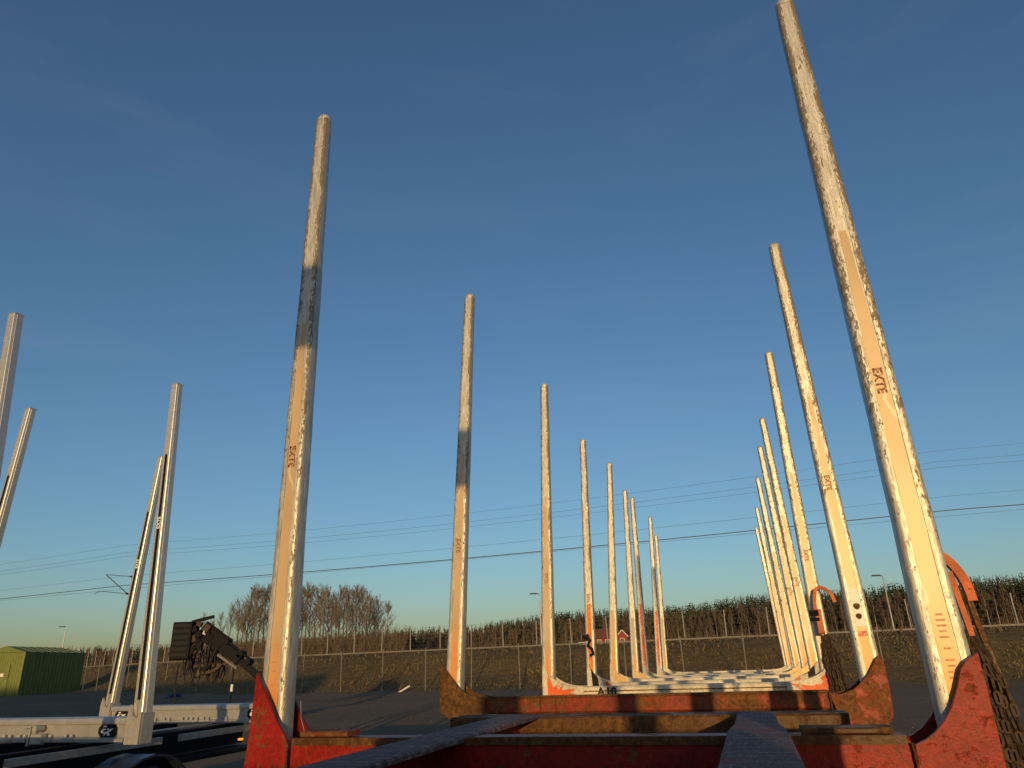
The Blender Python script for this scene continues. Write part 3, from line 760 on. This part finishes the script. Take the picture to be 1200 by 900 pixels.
# latch handle on the near beam
mb = MB(); mb.bar([(-6.50, 5.57, 1.17), (-6.36, 5.55, 1.175), (-6.37, 5.55, 1.02)], .02, .02, (0, 1, 0)); mb.cbox(-6.34, -6.22, 5.54, 5.60, 1.03, 1.12, .01)
mb.tube([(-6.30, 5.53, 1.16), (-6.30, 5.62, 1.16)], .028, 8); mb.build('latch_handle', 'galvanised_steel', nb)
# frame: side rails, dark deck, mudguards, lamps
for x in (-6.9, -5.95):
    mb = MB(); mb.box(x - .06, x + .06, 1.0, 8.0, .80, 1.02); mb.build('frame_rail', 'black_steel', nb)
for y0, y1 in ((1.5, 4.6), (4.72, 6.35), (6.60, 8.0)):
    mb = MB(); mb.box(-5.62, -5.585, y0, y1, .955, 1.015); mb.build('side_rail', 'grey_flange', nb)
mb = MB(); mb.box(-6.2, -6.08, 6.0, 7.9, 1.021, 1.032); mb.build('deck_strip', 'grey_flange', nb)
mb = MB(); mb.box(-7.4, -5.64, 1.0, 8.0, .74, .78); mb.build('deck_plate', 'black_steel', nb)
for y in (3.1, 4.5, 5.9):
    for x, sd in ((-7.5, -1), (-5.45, 1)):
        wheel(nb, x, y, .42, .42, .34, sd)
    for x in (-7.68, -5.62):
        mb = MB(); n = 10; q = []
        for k in range(n + 1):
            a = math.pi * (.06 + .88 * k / n); q.append((y + math.cos(a) * .56, .42 + math.sin(a) * .50))
        for k in range(n + 1): 
            a = math.pi * (.94 - .88 * k / n); q.append((y + math.cos(a) * .54, .42 + math.sin(a) * .48))
        mb.prism_x(q, x, x + .38)
        mb.build('mudguard', 'blue_black_plastic', nb)
for y in (3.1, 4.5, 5.9):
    mb = MB(); mb.tube([(-7.4, y, .42), (-5.5, y, .42)], .06, 8); mb.build('axle', 'black_steel', nb)
for y in (4.95, 7.55):
    mb = MB(); mb.cbox(-5.60, -5.56, y - .022, y + .022, .868, .89, .006); mb.build('marker_lamp', 'amber_lens', nb)

# ---------------------------------------------------------------- dark loading crane standing behind the silver trailer
cr = thing('forestry_crane', 'black forestry crane with folded grapple head and hanging hoses left of the front stake', 'crane', (-8.7, 26, 0))
def CP(x, z, dy=0): return (x + 8.7, dy, z)
mb = MB(); mb.cbox(-.35, .35, -.4, .4, 0, .5, .05); mb.box(-.22, .22, -.25, .25, .5, 1.55); mb.build('column', 'black_steel', cr)
bd = MB()
bd.bar([CP(-11.05, 2.98), CP(-10.3, 2.42)], .30, .52, (0, 1, 0)); bd.bar([CP(-10.45, 2.50), CP(-9.65, 1.92)], .24, .34, (0, 1, 0)); bd.bar([CP(-9.75, 1.98), CP(-8.7, 1.18)], .18, .20, (0, 1, 0))
b_ = bd.build('boom', 'black_steel', cr)
for (a0, a1, r_) in (((-10.9, 3.20), (-10.0, 2.58), .045), ((-10.2, 2.62), (-9.3, 1.95), .04), ((-10.4, 2.12), (-9.7, 1.66), .05)):
    mb = MB(); mb.tube([CP(*a0, -.1), CP(*a1, -.1)], r_, 7); mb.build('cylinder_rod', 'weathered_steel' if r_ == .05 else 'black_steel', cr)
for x, z in ((-10.15, 2.55), (-9.7, 2.0), (-9.62, 2.12), (-9.35, 1.86)):
    mb = MB(); mb.tube([CP(x, z, -.2), CP(x, z, .2)], .12, 8); mb.build('pivot', 'black_steel', cr)
mb = MB(); mb.cbox(*[v + 8.7 for v in (-11.95, -11.30)], -.35, .30, 1.98, 3.22, .05); mb.build('cooler_box', 'black_steel', cr)
for k in range(6):
    z = 2.1 + k * .19; mb = MB(); mb.box(-11.90 + 8.7, -11.36 + 8.7, -.365, -.352, z, z + .10); mb.build('louvre', 'black_rubber', cr)
mb = MB(); mb.bar([CP(-11.45, 3.22), CP(-10.72, 3.38)], .12, .10, (0, 1, 0)); mb.build('top_bar', 'black_steel', cr)
rn = random.Random(12)
for k in range(26):
    x = rn.uniform(-11.35, -10.75); z = rn.uniform(2.05, 3.2); s_ = rn.uniform(.04, .12); d = rn.uniform(-.3, .1)
    mb = MB(); M = Matrix.Translation(CP(x, z, d)) @ Matrix.Rotation(rn.uniform(-.6, .6), 4, 'Y')
    mb.box(-s_, s_, -s_, s_, -s_ * rn.uniform(.6, 2.0), s_ * rn.uniform(.6, 2), M); mb.build('valve_block', rn.choice(['rust_brown', 'black_steel', 'chain_steel', 'black_steel', 'grey_flange'] if k % 5 == 0 else ['black_steel', 'chain_steel']), cr)
for sgn in (-1,):
    pts = []
    for i in range(6):
        a = math.pi * (.15 + .75 * i / 8); pts.append(CP(-10.75 + .75 * math.cos(a) * (1 if sgn > 0 else .8), 2.05 - .62 * math.sin(a) * (.55 if sgn > 0 else .8), .12 * sgn))
    mb = MB(); mb.bar(pts, .12, .09, (0, 1, 0)); mb.build('grapple_tine', 'chain_steel', cr)
mb = MB(); mb.bar([CP(-11.2, 1.78), CP(-10.2, 1.80), CP(-9.85, 1.96)], .10, .09, (0, 1, 0)); mb.build('grapple_bar', 'chain_steel', cr)
for k in range(40):
    x0 = rn.uniform(-11.6, -10.4); x1 = x0 + rn.uniform(-.5, .6); z0 = rn.uniform(1.9, 2.7); z1 = rn.uniform(1.7, 2.4); sag = rn.uniform(.3, .95); pts = []
    zlow = min(z0, z1)
    for i in range(11):
        t = i / 10; z = lerp(z0, z1, t) - sag * math.sin(math.pi * t) ** 1.2
        pts.append(CP(lerp(x0, x1, t) + .1 * math.sin(3 * t + k), max(z, 1.12), rn.uniform(-.02, .02) + .02 * k - .2))
    mb = MB(); mb.tube(pts, rn.uniform(.014, .026), 5); mb.build('hose', 'black_rubber', cr)
mb = MB(); mb.tube([CP(-11.75, 1.85), CP(-11.78, 1.3), CP(-11.72, .75), CP(-11.7, .1)], .03, 6); mb.build('hanging_strap', 'black_rubber', cr)
mp = thing('marker_post', 'thin dark marker post with a white lower band in front of the grass bank', 'post', (-9.95, 26.3, 0))
mb = MB(); mb.tube([(0, 0, 0), (0, 0, .93)], .022, 6); mb.tube([(0, 0, 1.16), (0, 0, 1.72)], .022, 6); mb.build('post', 'black_steel', mp)
mb = MB(); mb.tube([(0, 0, .93), (0, 0, 1.16)], .045, 8); mb.build('white_band', 'white_print', mp)
mb = MB(); rn = random.Random(2)
for i in range(9):
    for j in range(9):
        u, v = i / 8 - .5, j / 8 - .5
        mb.v.append((u * 1.0, v * 1.0, max(0, .30 * (1 - (u * u + v * v) * 3.4) + rn.uniform(-.05, .05))))
for i in range(8):
    for j in range(8): mb.f.append((i * 9 + j, (i + 1) * 9 + j, (i + 1) * 9 + j + 1, i * 9 + j + 1))
tag(mb.build('tarpaulin', 'blue_tarpaulin', None, True, (-22.6, 50, .1)), 'small heap covered by a blue tarpaulin on the yard', 'tarpaulin')
mb = MB(); mb.box(-.45, .45, -.08, .08, 0, .09); o = mb.build('plank', 'white_trim', None, False, (-7.3, 47.3, .12)); o.rotation_euler = (0, R(-28), .1)
tag(o, 'pale broken plank lying at the foot of the fence', 'plank')

# ---------------------------------------------------------------- green sheet metal shed
sh = thing('storage_shed', 'small green corrugated metal shed with shallow roof at the far left', 'shed', (-39.5, 60, .28))
Wd, Ln, EH, RH = 3.3, 8.3, 3.22, .50
def corr(p0, p1, h, pitch, dep, nrm):
    mb = MB(); L = (Vector(p1) - Vector(p0)).length; n = int(L / pitch); d = (Vector(p1) - Vector(p0)) / n; nv = Vector(nrm)
    prof = [(0, 0), (.38, 0), (.5, 1), (.88, 1)]
    for i in range(n):
        for u, v in prof:
            q = Vector(p0) + d * (i + u) + nv * dep * v; mb.v += [tuple(q), tuple(q + Vector((0, 0, h)))]
    q = Vector(p1); mb.v += [tuple(q), tuple(q + Vector((0, 0, h)))]
    for k in range(len(mb.v) // 2 - 1): mb.f.append((2 * k, 2 * k + 2, 2 * k + 3, 2 * k + 1))
    return mb
corr((0, 0, 0), (0, Ln, 0), EH, .46, .10, (1, 0, 0)).build('side_wall', 'green_sheet_metal', sh)
corr((-Wd, Ln, 0), (-Wd, 0, 0), EH, .36, .055, (-1, 0, 0)).build('side_wall', 'green_sheet_metal', sh)
corr((-Wd, 0, 0), (0, 0, 0), EH, .20, .025, (0, -1, 0)).build('front_wall', 'green_sheet_metal', sh)
corr((0, Ln, 0), (-Wd, Ln, 0), EH, .20, .025, (0, 1, 0)).build('back_wall', 'green_sheet_metal', sh)
mb = MB()
hip = 1.1; xe = .12
mb.add([(-Wd - xe, -xe, EH), (xe, -xe, EH), (xe, Ln + xe, EH), (-Wd - xe, Ln + xe, EH), (-Wd / 2, .05, EH + RH), (-Wd / 2, Ln - hip, EH + RH)], [(0, 1, 4), (1, 2, 5, 4), (2, 3, 5), (3, 0, 4, 5), (3, 2, 1, 0)])
rf = mb.build('roof', 'green_sheet_metal', sh)
for y in [k * 1.05 for k in range(1, 8)]:
    s_ = MB(); s_.tube([(xe, y, EH + .02), (-Wd / 2, min(y, Ln - hip), EH + RH + .02)], .025, 4); s_.build('roof_seam', 'green_sheet_metal', rf)
mb = MB(); mb.box(-.0, .09, -.09, 0, 0, EH); mb.build('corner_post', 'green_sheet_metal', sh)
mb = MB(); mb.cbox(-1.9, -.95, -.075, -.032, .05, 2.35, .01); dr = mb.build('door', 'dark_green_sheet', sh)
mb = MB(); mb.box(-1.07, -1.0, -.11, -.077, 1.05, 1.12); mb.build('handle', 'galvanised_steel', dr)
mb = MB(); mb.box(-1.6, -1.35, -.083, -.076, 1.45, 1.68); mb.build('notice', 'white_print', dr)

# ---------------------------------------------------------------- fences, track, wires
def fence(name, label, s0, x0, x1, step, h, pw, mat, wires, wr, jit=.02):
    f = thing(name, label, 'fence', (0, 0, 0)); rn = random.Random(int(s0)); P = []
    x = x0
    while x < x1:
        y = s0 - .45 * max(x, -28) + .9 * max(0, -28 - x); P.append(Vector((x, y, gz(x, y)))); x += step * (.91 if x > -28 else .74)
    mb = MB(); mb.tube([(0, 0, -.1), (0, 0, h)], pw, 6); me = mb.mesh('fence_post', mat)
    for p in P:
        o = link('post', me, f, p); o.rotation_euler = (rn.uniform(-jit, jit), rn.uniform(-jit, jit), rn.uniform(0, 3))
    for k in range(wires):
        z = .25 + (h - .3) * k / (wires - 1); mb = MB(); mb.tube([p + Vector((0, 0, z)) for p in P], wr, 3, False); mb.build('wire', 'weathered_steel', f)
    return f
fence('yard_fence', 'tall thin wire fence at the edge of the gravel yard, below the bank', 45.3, -46, 37, 3.25, 2.55, .030, 'weathered_steel', 6, .003)
fence('railway_fence', 'lower wire fence with pale posts along the top of the grass bank', 59.5, -60, 62, 2.9, 2.0, .042, 'fence_zinc', 7, .004, .03)
tr = thing('railway_track', 'pair of pale rails running along the top of the bank', 'track', (0, 0, 0)); tr['kind'] = 'structure'
for s0 in (57.4, 58.6):
    pts = []
    for k in range(60):
        x = -70 + k * 2.6; y = s0 - .45 * max(x, -28) + .9 * max(0, -28 - x); pts.append((x, y, gz(x, y) + .12))
    mb = MB(); mb.bar(pts, .07, .10, (.4, .9, 0)); mb.build('rail', 'weathered_steel', tr)
def wy(x): return 60.3 - .385 * x
for nm, z0, r_, lab in (('power_wire', 14.15, .010, 'uppermost thin power wire crossing the sky above the bank'), ('power_wire', 13.45, .011, 'second power wire from the top crossing the sky'), ('power_wire', 12.95, .011, 'third power wire, just below the second'),
                         ('power_wire', 11.05, .011, 'faint catenary wire running above the dark thick cable'), ('power_cable', 10.10, .038, 'dark thick overhead cable, the boldest line across the sky'), ('contact_wire', 9.70, .013, 'lowest faint overhead contact wire below the thick cable')):
    pts = []
    for k in range(70):
        x = -150 + k * 4.0; u = ((x + 41) / 70.5) % 1.0; sag = (-.7 if z0 > 12 else -.35 if z0 != 9.70 else -.03) * 4 * u * (1 - u)
        pts.append((x, wy(x) + (.4 if z0 == 13.45 else 0), z0 + sag + (.3 if z0 > 12 else .15)))
    mb = MB(); mb.tube(pts, r_, 4, False); tag(mb.build(nm, 'wire_steel'), lab, 'wire', 'overhead railway wires')
for px_, lab in ((-40.0, 'railway catenary pole with slanted bracket behind the left silver stakes'), (27.0, 'railway catenary pole hidden behind the tallest right stake')):
    y = wy(px_) + .5; z = gz(px_, y); p = thing('catenary_pole', lab, 'pole', (px_, y, z), 0, 'catenary poles')
    H = 14.3 - z; k_ = 1 if px_ < 0 else .12
    mb = MB(); mb.tube([(0, 0, -.2), (0, 0, H)], [.13, .09], 6); mb.build('pole', 'galvanised_steel', p)
    mb = MB(); mb.tube([(0, 0, 7.2 - z + 1.6), (-2.4 * k_, -1.6 * k_, 11.2 - z)], .045, 5); mb.build('bracket', 'wire_steel', p)
    mb = MB(); mb.tube([(0, 0, 11.05 - z), (-2.4 * k_, -1.6 * k_, 11.2 - z)], .03, 5); mb.build('top_tube', 'wire_steel', p)
    mb = MB(); mb.tube([(0, 0, 9.3 - z), (-2.6 * k_, -1.7 * k_, 9.55 - z), (-3.1 * k_, -1.9 * k_, 9.3 - z)], .03, 5); mb.build('steady_arm', 'wire_steel', p)
    for q, zz in (((-.45, -.3), 9.35), ((-.3, -.2), 11.06), ((.1, 0), 12.9)):
        mb = MB(); mb.tube([(q[0], q[1], zz - z), (q[0] - .22, q[1] - .15, zz - z + .02)], .10, 7); mb.build('insulator', 'black_steel', p)
def lamp(x, y, z, top, lab, hd=-1):
    p = thing('lamp_post', lab, 'lamp post', (x, y, z), 0, 'lamp posts beyond the yard'); H = top - z
    mb = MB(); mb.tube([(0, 0, -.3), (0, 0, H)], [.10, .06], 7); mb.build('pole', 'galvanised_steel', p)
    mb = MB(); mb.tube([(0, 0, H), (hd * .3, 0, H + .08)], .05, 6); mb.cbox(min(hd * .3, hd * 1.2), max(hd * .3, hd * 1.2), -.16, .16, H + .02, H + .17, .03); mb.build('lamp_head', 'wire_steel', p)
lamp(2.5, 92, gz(2.5, 92), 9.2, 'tall lamp post just left of the third left stake')
lamp(42, 85, gz(42, 85), 9.3, 'tall lamp post between the two nearest right stakes')
lamp(-79.3, 130, gz(-79.3, 130), 9.6, 'small distant lamp post behind the green shed')

# ---------------------------------------------------------------- red house beyond the track
hz = gz(14, 132) - .2
hs = thing('red_house', 'red wooden house with tiled roof half hidden behind the left stakes', 'house', (9.5, 130, hz))
def gable(mb, x0, x1, y0, y1, h, rh, axis='x'):
    pass
mb = MB(); mb.box(3.0, 8.6, 0, 6, 0, 1.4); mb.build('wall', 'falu_red_wall', hs)
mb = MB(); mb.prism_x([(-.4, 1.35), (6.4, 1.35), (3, 3.0)], 2.7, 7.3); mb.build('roof', 'roof_tile', hs)
mb = MB(); mb.prism_y(clean([(6.9, 0), (8.7, 0), (8.7, 1.6), (7.8, 2.5), (6.9, 1.6)]), -1.0, 3); mb.build('gable_wing', 'falu_red_wall', hs)
for a, b in (((6.75, 1.5), (7.8, 2.62)), ((7.8, 2.62), (8.85, 1.5))):
    mb = MB(); mb.bar([(a[0], -1.08, a[1]), (b[0], -1.08, b[1])], .12, .16, (0, 1, 0)); mb.build('barge_board', 'white_trim', hs)
for x in (3.6, 5.0):
    mb = MB(); mb.box(x, x + .7, -.06, -.01, .4, 1.2); w = mb.build('window', 'white_trim', hs); mb = MB(); mb.box(x + .08, x + .62, -.08, -.062, .48, 1.12); mb.build('pane', 'window_glass', w)
mb = MB(); mb.box(7.4, 8.2, -1.08, -1.01, .5, 1.3); w = mb.build('window', 'white_trim', hs); mb = MB(); mb.box(7.48, 8.12, -1.10, -1.082, .58, 1.22); mb.build('pane', 'window_glass', w)
mb = MB(); mb.prism_x([(-2, .3), (-.2, .3), (-.6, .9), (-1.6, .9)], .3, 2.4); mb.build('low_roof', 'white_trim', hs)

# ---------------------------------------------------------------- trees
def bare_tree(h, seed, dense=1.0, spread=.30):
    rn = random.Random(seed); tk = MB(); cw = MB()
    pts = [Vector((0, 0, -.3))]; n = 7
    for i in range(1, n + 1): pts.append(Vector((rn.uniform(-.015, .015) * h * i / n + pts[-1].x, rn.uniform(-.015, .015) * h * i / n + pts[-1].y, h * .97 * i / n)))
    r0_ = h * .011 + .03
    tk.tube(pts, [r0_ * (1 - .93 * (i / n) ** .9) for i in range(n + 1)], 5)
    def at(t):
        f = t * n; i = min(int(f), n - 1); return pts[i].lerp(pts[i + 1], f - i)
    def twig(p, d, L, w=.016):
        s_ = d.orthogonal().normalized() * w; s_.rotate(Matrix.Rotation(rn.uniform(0, 6.28), 3, d)); q = p + d * L + Vector((rn.uniform(-.1, .1), rn.uniform(-.1, .1), 0)) * L
        cw.add([p - s_, p + s_, q], [(0, 1, 2)])
    nb_ = int(26 * dense); lo = rn.uniform(.12, .38)
    for b in range(nb_):
        t = rn.uniform(lo, .98) ** .8; p = at(t); az = rn.uniform(0, 6.28); el = rn.uniform(.7, 1.25)
        d = Vector((math.cos(az) * math.cos(el), math.sin(az) * math.cos(el), math.sin(el))); L = h * spread * (1.15 - t) * rn.uniform(.6, 1.15) + h * .05
        q = p + d * L * .55; e = p + d * L + Vector((0, 0, L * .12))
        cw.tube([p, q, e], [.03 * h / 9, .018 * h / 9, .006], 3, False)
        for s1 in range(int(7 * dense)):
            u = rn.uniform(.15, 1); pp = p.lerp(e, u); d2 = (d + Vector((rn.uniform(-1, 1), rn.uniform(-1, 1), rn.uniform(-.1, .9))) * .75).normalized(); L2 = L * rn.uniform(.25, .5)
            e2 = pp + d2 * L2; twig(pp, d2, L2, .02)
            for s2 in range(4):
                v = rn.uniform(.2, 1); d3 = (d2 + Vector((rn.uniform(-1, 1), rn.uniform(-1, 1), rn.uniform(-.3, .8))) * .8).normalized()
                twig(pp.lerp(e2, v), d3, L2 * rn.uniform(.3, .7), .012)
    return tk, cw
def conifer(h, seed, pine=False):
    rn = random.Random(seed); tk = MB(); cw = MB()
    tk.tube([(0, 0, -.3), (0, 0, h * .5), (0, 0, h * .98)], [h * .014, h * .009, .01], 5)
    lev = 17 if not pine else 9; lo = .10 if not pine else .5
    for i in range(lev):
        t = lo + (1 - lo) * i / lev + rn.uniform(-.01, .01); z = h * t
        Rr = (h * .17 * (1 - t) ** .8 + .1) if not pine else h * .14 * math.sin(math.pi * min(1, (t - lo) / (1 - lo) * .85 + .18)) + .2
        k = 9
        for j in range(k):
            a = 2 * math.pi * (j + rn.uniform(-.3, .3)) / k + i; L = Rr * rn.uniform(.65, 1.15); dr_ = -.30 if not pine else rn.uniform(-.05, .4)
            c, s_ = math.cos(a), math.sin(a); w = L * .28
            p0 = Vector((0, 0, z)); p1 = Vector((c * L, s_ * L, z + dr_ * L)); sd = Vector((-s_, c, 0)) * w; m_ = p0.lerp(p1, .5) + Vector((0, 0, .05 * h / 10))
            cw.add([p0, m_ + sd, p1, m_ - sd], [(0, 1, 2), (0, 2, 3)])
            for q in range(3):
                b0 = p0.lerp(p1, rn.uniform(.3, .95)) + Vector((rn.uniform(-1, 1), rn.uniform(-1, 1), 0)) * w * .5; b1 = b0 + Vector((rn.uniform(-.5, .5), rn.uniform(-.5, .5), -rn.uniform(.3, .7) if not pine else rn.uniform(-.3, .5))) * L * .5
                cw.add([b0, b0 + sd * .4, b1], [(0, 1, 2)])
    return tk, cw
TV = {}
for k in range(6):
    tk, cw = bare_tree(9, 40 + k, .8, .22); TV['birch', k] = (tk.mesh('trunk', 'birch_bark', True), cw.mesh('crown', 'twig_brown'))
for k in range(5):
    tk, cw = bare_tree(9.5, 60 + k, 1.55, .30); TV['broad', k] = (tk.mesh('trunk', 'grey_bark', True), cw.mesh('crown', 'clump_twigs_grey' if k % 2 else 'clump_twigs'))
for k in range(4):
    tk, cw = conifer(10, 80 + k); TV['spruce', k] = (tk.mesh('trunk', 'pine_bark', True), cw.mesh('crown', 'spruce_needles'))
for k in range(3):
    tk, cw = conifer(10, 90 + k, True); TV['pine', k] = (tk.mesh('trunk', 'pine_bark', True), cw.mesh('crown', 'pine_needles'))
BASEH = {'birch': 9, 'broad': 9.5, 'spruce': 10, 'pine': 10}
NM = {'birch': 'birch_tree', 'broad': 'bare_tree', 'spruce': 'spruce_tree', 'pine': 'pine_tree'}
def put_tree(kind, var, x, y, h, lab, grp, rn, wide=1.0):
    z = gz(x, y); s_ = h / BASEH[kind]
    t = thing(NM[kind], lab, 'tree', (x, y, z - .1), rn.uniform(0, 6.28), grp); t.scale = (s_ * wide, s_ * wide, s_)
    for nm, me in zip(('trunk', 'crown'), TV[kind, var]): link(nm, me, t)
TG = [(-60, 30), (100, 32), (200, 31), (330, 33), (460, 40), (560, 41), (640, 51), (700, 52), (780, 53), (860, 62), (950, 64), (1050, 71), (1200, 75), (1300, 76)]
def tgt(px):
    for (a, b), (c, d) in zip(TG, TG[1:]):
        if px <= c: return lerp(b, d, (px - a) / (c - a))
    return TG[-1][1]
rn = random.Random(21)
def spot(px, s0):
    k = (px - 600) / 832; y = s0 / (1 + .45 * k); return k * y, y
px = -25
while px < 1225:
    x, y = spot(px, rn.uniform(172, 190)); h = 1.6 + tgt(px) * y / 832 * rn.uniform(.92, 1.04) - gz(x, y)
    put_tree('spruce' if rn.random() < .7 else 'pine', rn.randrange(3), x, y, h, 'dark evergreen standing in the back rows of the wood beyond the railway', 'evergreens at the back of the wood', rn, 1.35)
    px += rn.uniform(7, 11.5) if px > 560 else rn.uniform(11, 18)
px = -25
while px < 1225:
    x, y = spot(px, rn.uniform(146, 162)); h = 1.6 + tgt(px) * y / 832 * rn.uniform(.55, .84) - gz(x, y)
    put_tree('birch', rn.randrange(6), x, y, h, 'bare birch with pale trunk along the front edge of the wood', 'birches at the front of the wood', rn)
    px += rn.uniform(7, 12.5)
# the clump of tall bare trees left of centre
CL = [(246, 728), (256, 735), (266, 727), (277, 717), (286, 710), (296, 702), (304, 699), (315, 698), (327, 697), (341, 697), (352, 699), (361, 697), (372, 701), (381, 698), (390, 703), (398, 699), (407, 700), (416, 698), (424, 702), (433, 706), (442, 709), (452, 716)]
for i, (px, ty) in enumerate(CL):
    x, y = spot(px, rn.uniform(98, 108)); hor = 775 + (600 - px) * .035; h = 1.6 + (hor - ty) * y / 832 - gz(x, y)
    lab = 'tall bare tree in the clump standing above the wood left of centre'
    ords = ['first', 'second', 'third', 'fourth', 'fifth', 'sixth', 'seventh', 'eighth', 'ninth', 'tenth', 'eleventh', 'twelfth', 'thirteenth', 'fourteenth', 'fifteenth', 'sixteenth', 'seventeenth']
    if i < 4: lab = 'thin bare tree, %s from the left at the sparse end of the clump' % ords[i]
    elif i > 19: lab = 'small bare tree at the right edge of the clump' + (', outermost' if i == 21 else ', just inside the last one')
    else: lab = 'tall bare tree, %s from the right among the tall ones of the clump' % ords[19 - i]
    put_tree('broad', (i * 2) % 5, x, y, h, lab, 'bare trees in the clump', rn, 1.15 if i > 3 else .8)
    if 3 < i < 20:
        x, y = spot(px + 5, rn.uniform(112, 120)); h = (1.6 + (hor - ty - 3) * y / 832 - gz(x, y)); put_tree('broad', (i * 3 + 1) % 5, x, y, h, 'bare tree in the back row of the clump, half hidden by the tall ones', 'back row of the bare clump', rn, 1.1)
# low scrub under the clump and the dense inside of the wood
mb = MB(); rn = random.Random(9)
for k in range(1900):
    px = rn.uniform(-40, 1240); x, y = spot(px, rn.uniform(164, 205)); z = gz(x, y); h = 1.6 + tgt(px) * y / 832 * rn.uniform(.60, .84) - z
    mb.add([(x - .09, y, z - .2), (x + .09, y, z - .2), (x + rn.uniform(-.3, .3), y, z + h)], [(0, 1, 2)])
    for j in range(34):
        t = rn.uniform(.12, .98); r_ = h * .17 * (1.1 - t) + .2; a = rn.uniform(0, 6.28); px_, py_ = math.cos(a) * r_ * rn.uniform(.2, 1), math.sin(a) * r_
        w = rn.uniform(.10, .30); q = Vector((x + px_, y + py_, z + h * t)); mb.add([q, q + Vector((w, .05, rn.uniform(.1, .5))), q + Vector((rn.uniform(-w, w), 0, rn.uniform(.6, 1.3)))], [(0, 1, 2)])
g = mb.build('dense_wood', 'dark_twigs', kind='stuff'); tag(g, 'dense brown inside of the wood behind the first birches', 'wood')
mb = MB()
for k in range(3000):
    px = rn.uniform(-40, 1240) if k % 2 == 0 else rn.uniform(560, 1240); x, y = spot(px, rn.uniform(176, 215)); z = gz(x, y); h = 1.6 + tgt(px) * y / 832 * rn.uniform(.88, 1.0) - z
    for j in range(30):
        t = rn.uniform(.15, 1.0); r_ = h * .15 * (1.05 - t) + .05; a = rn.uniform(0, 6.28); q = Vector((x, y, z + h * t)); e = q + Vector((math.cos(a) * r_, math.sin(a) * r_, -.25 * r_ - .15)); w = .30 * (1.1 - t) + .10
        mb.add([q + Vector((0, 0, w)), q - Vector((0, 0, w)), e], [(0, 1, 2)])
g = mb.build('evergreen_wood', 'spruce_needles', kind='stuff'); tag(g, 'dark evergreen mass closing the back of the wood', 'wood')
mb = MB()
for k in range(5200):
    px = rn.uniform(230, 470) if k % 3 else rn.uniform(-40, 1240); x, y = spot(px, rn.uniform(94, 118) if k % 3 else rn.uniform(140, 152)); z = gz(x, y); hh = rn.uniform(1.0, 4.2) * (1.0 if k % 3 else .45)
    a = rn.uniform(0, 6.28); w = rn.uniform(.02, .05)
    p = Vector((x, y, z)); q = p + Vector((math.cos(a) * hh * .35, math.sin(a) * hh * .35, hh)); mb.add([p - Vector((w, 0, 0)), p + Vector((w, 0, 0)), q], [(0, 1, 2)])
    for j in range(5):
        b = p.lerp(q, rn.uniform(.3, 1)); mb.add([b, b + Vector((.03, 0, .03)), b + Vector((rn.uniform(-.5, .5), rn.uniform(-.5, .5), rn.uniform(.2, .7)))], [(0, 1, 2)])
g = mb.build('scrub', 'twig_brown', kind='stuff'); tag(g, 'low brown leafless scrub along the foot of the wood', 'scrub')

# ---------------------------------------------------------------- unseen hall added behind the photographer to shade the yard
wh = thing('shade_hall', 'large unseen grey hall added behind the photographer to shade the yard', 'shadow caster', (-60, -34, 0))
mb = MB(); mb.box(-45, 37, -20, 0, 0, 9.9); mb.build('wall', 'grey_flange', wh)  # walls of the added unseen hall
mb = MB(); mb.prism_x([(-20.4, 9.9), (.4, 9.9), (-10, 10.9)], -45.4, 37.4); mb.build('roof', 'black_steel', wh)  # roof of the added unseen hall
for x in (-35, -20, -5, 10):
    mb = MB(); mb.box(x, x + 6, .01, .08, 0, 5); mb.build('shade_hall_gate', 'galvanised_steel', wh)
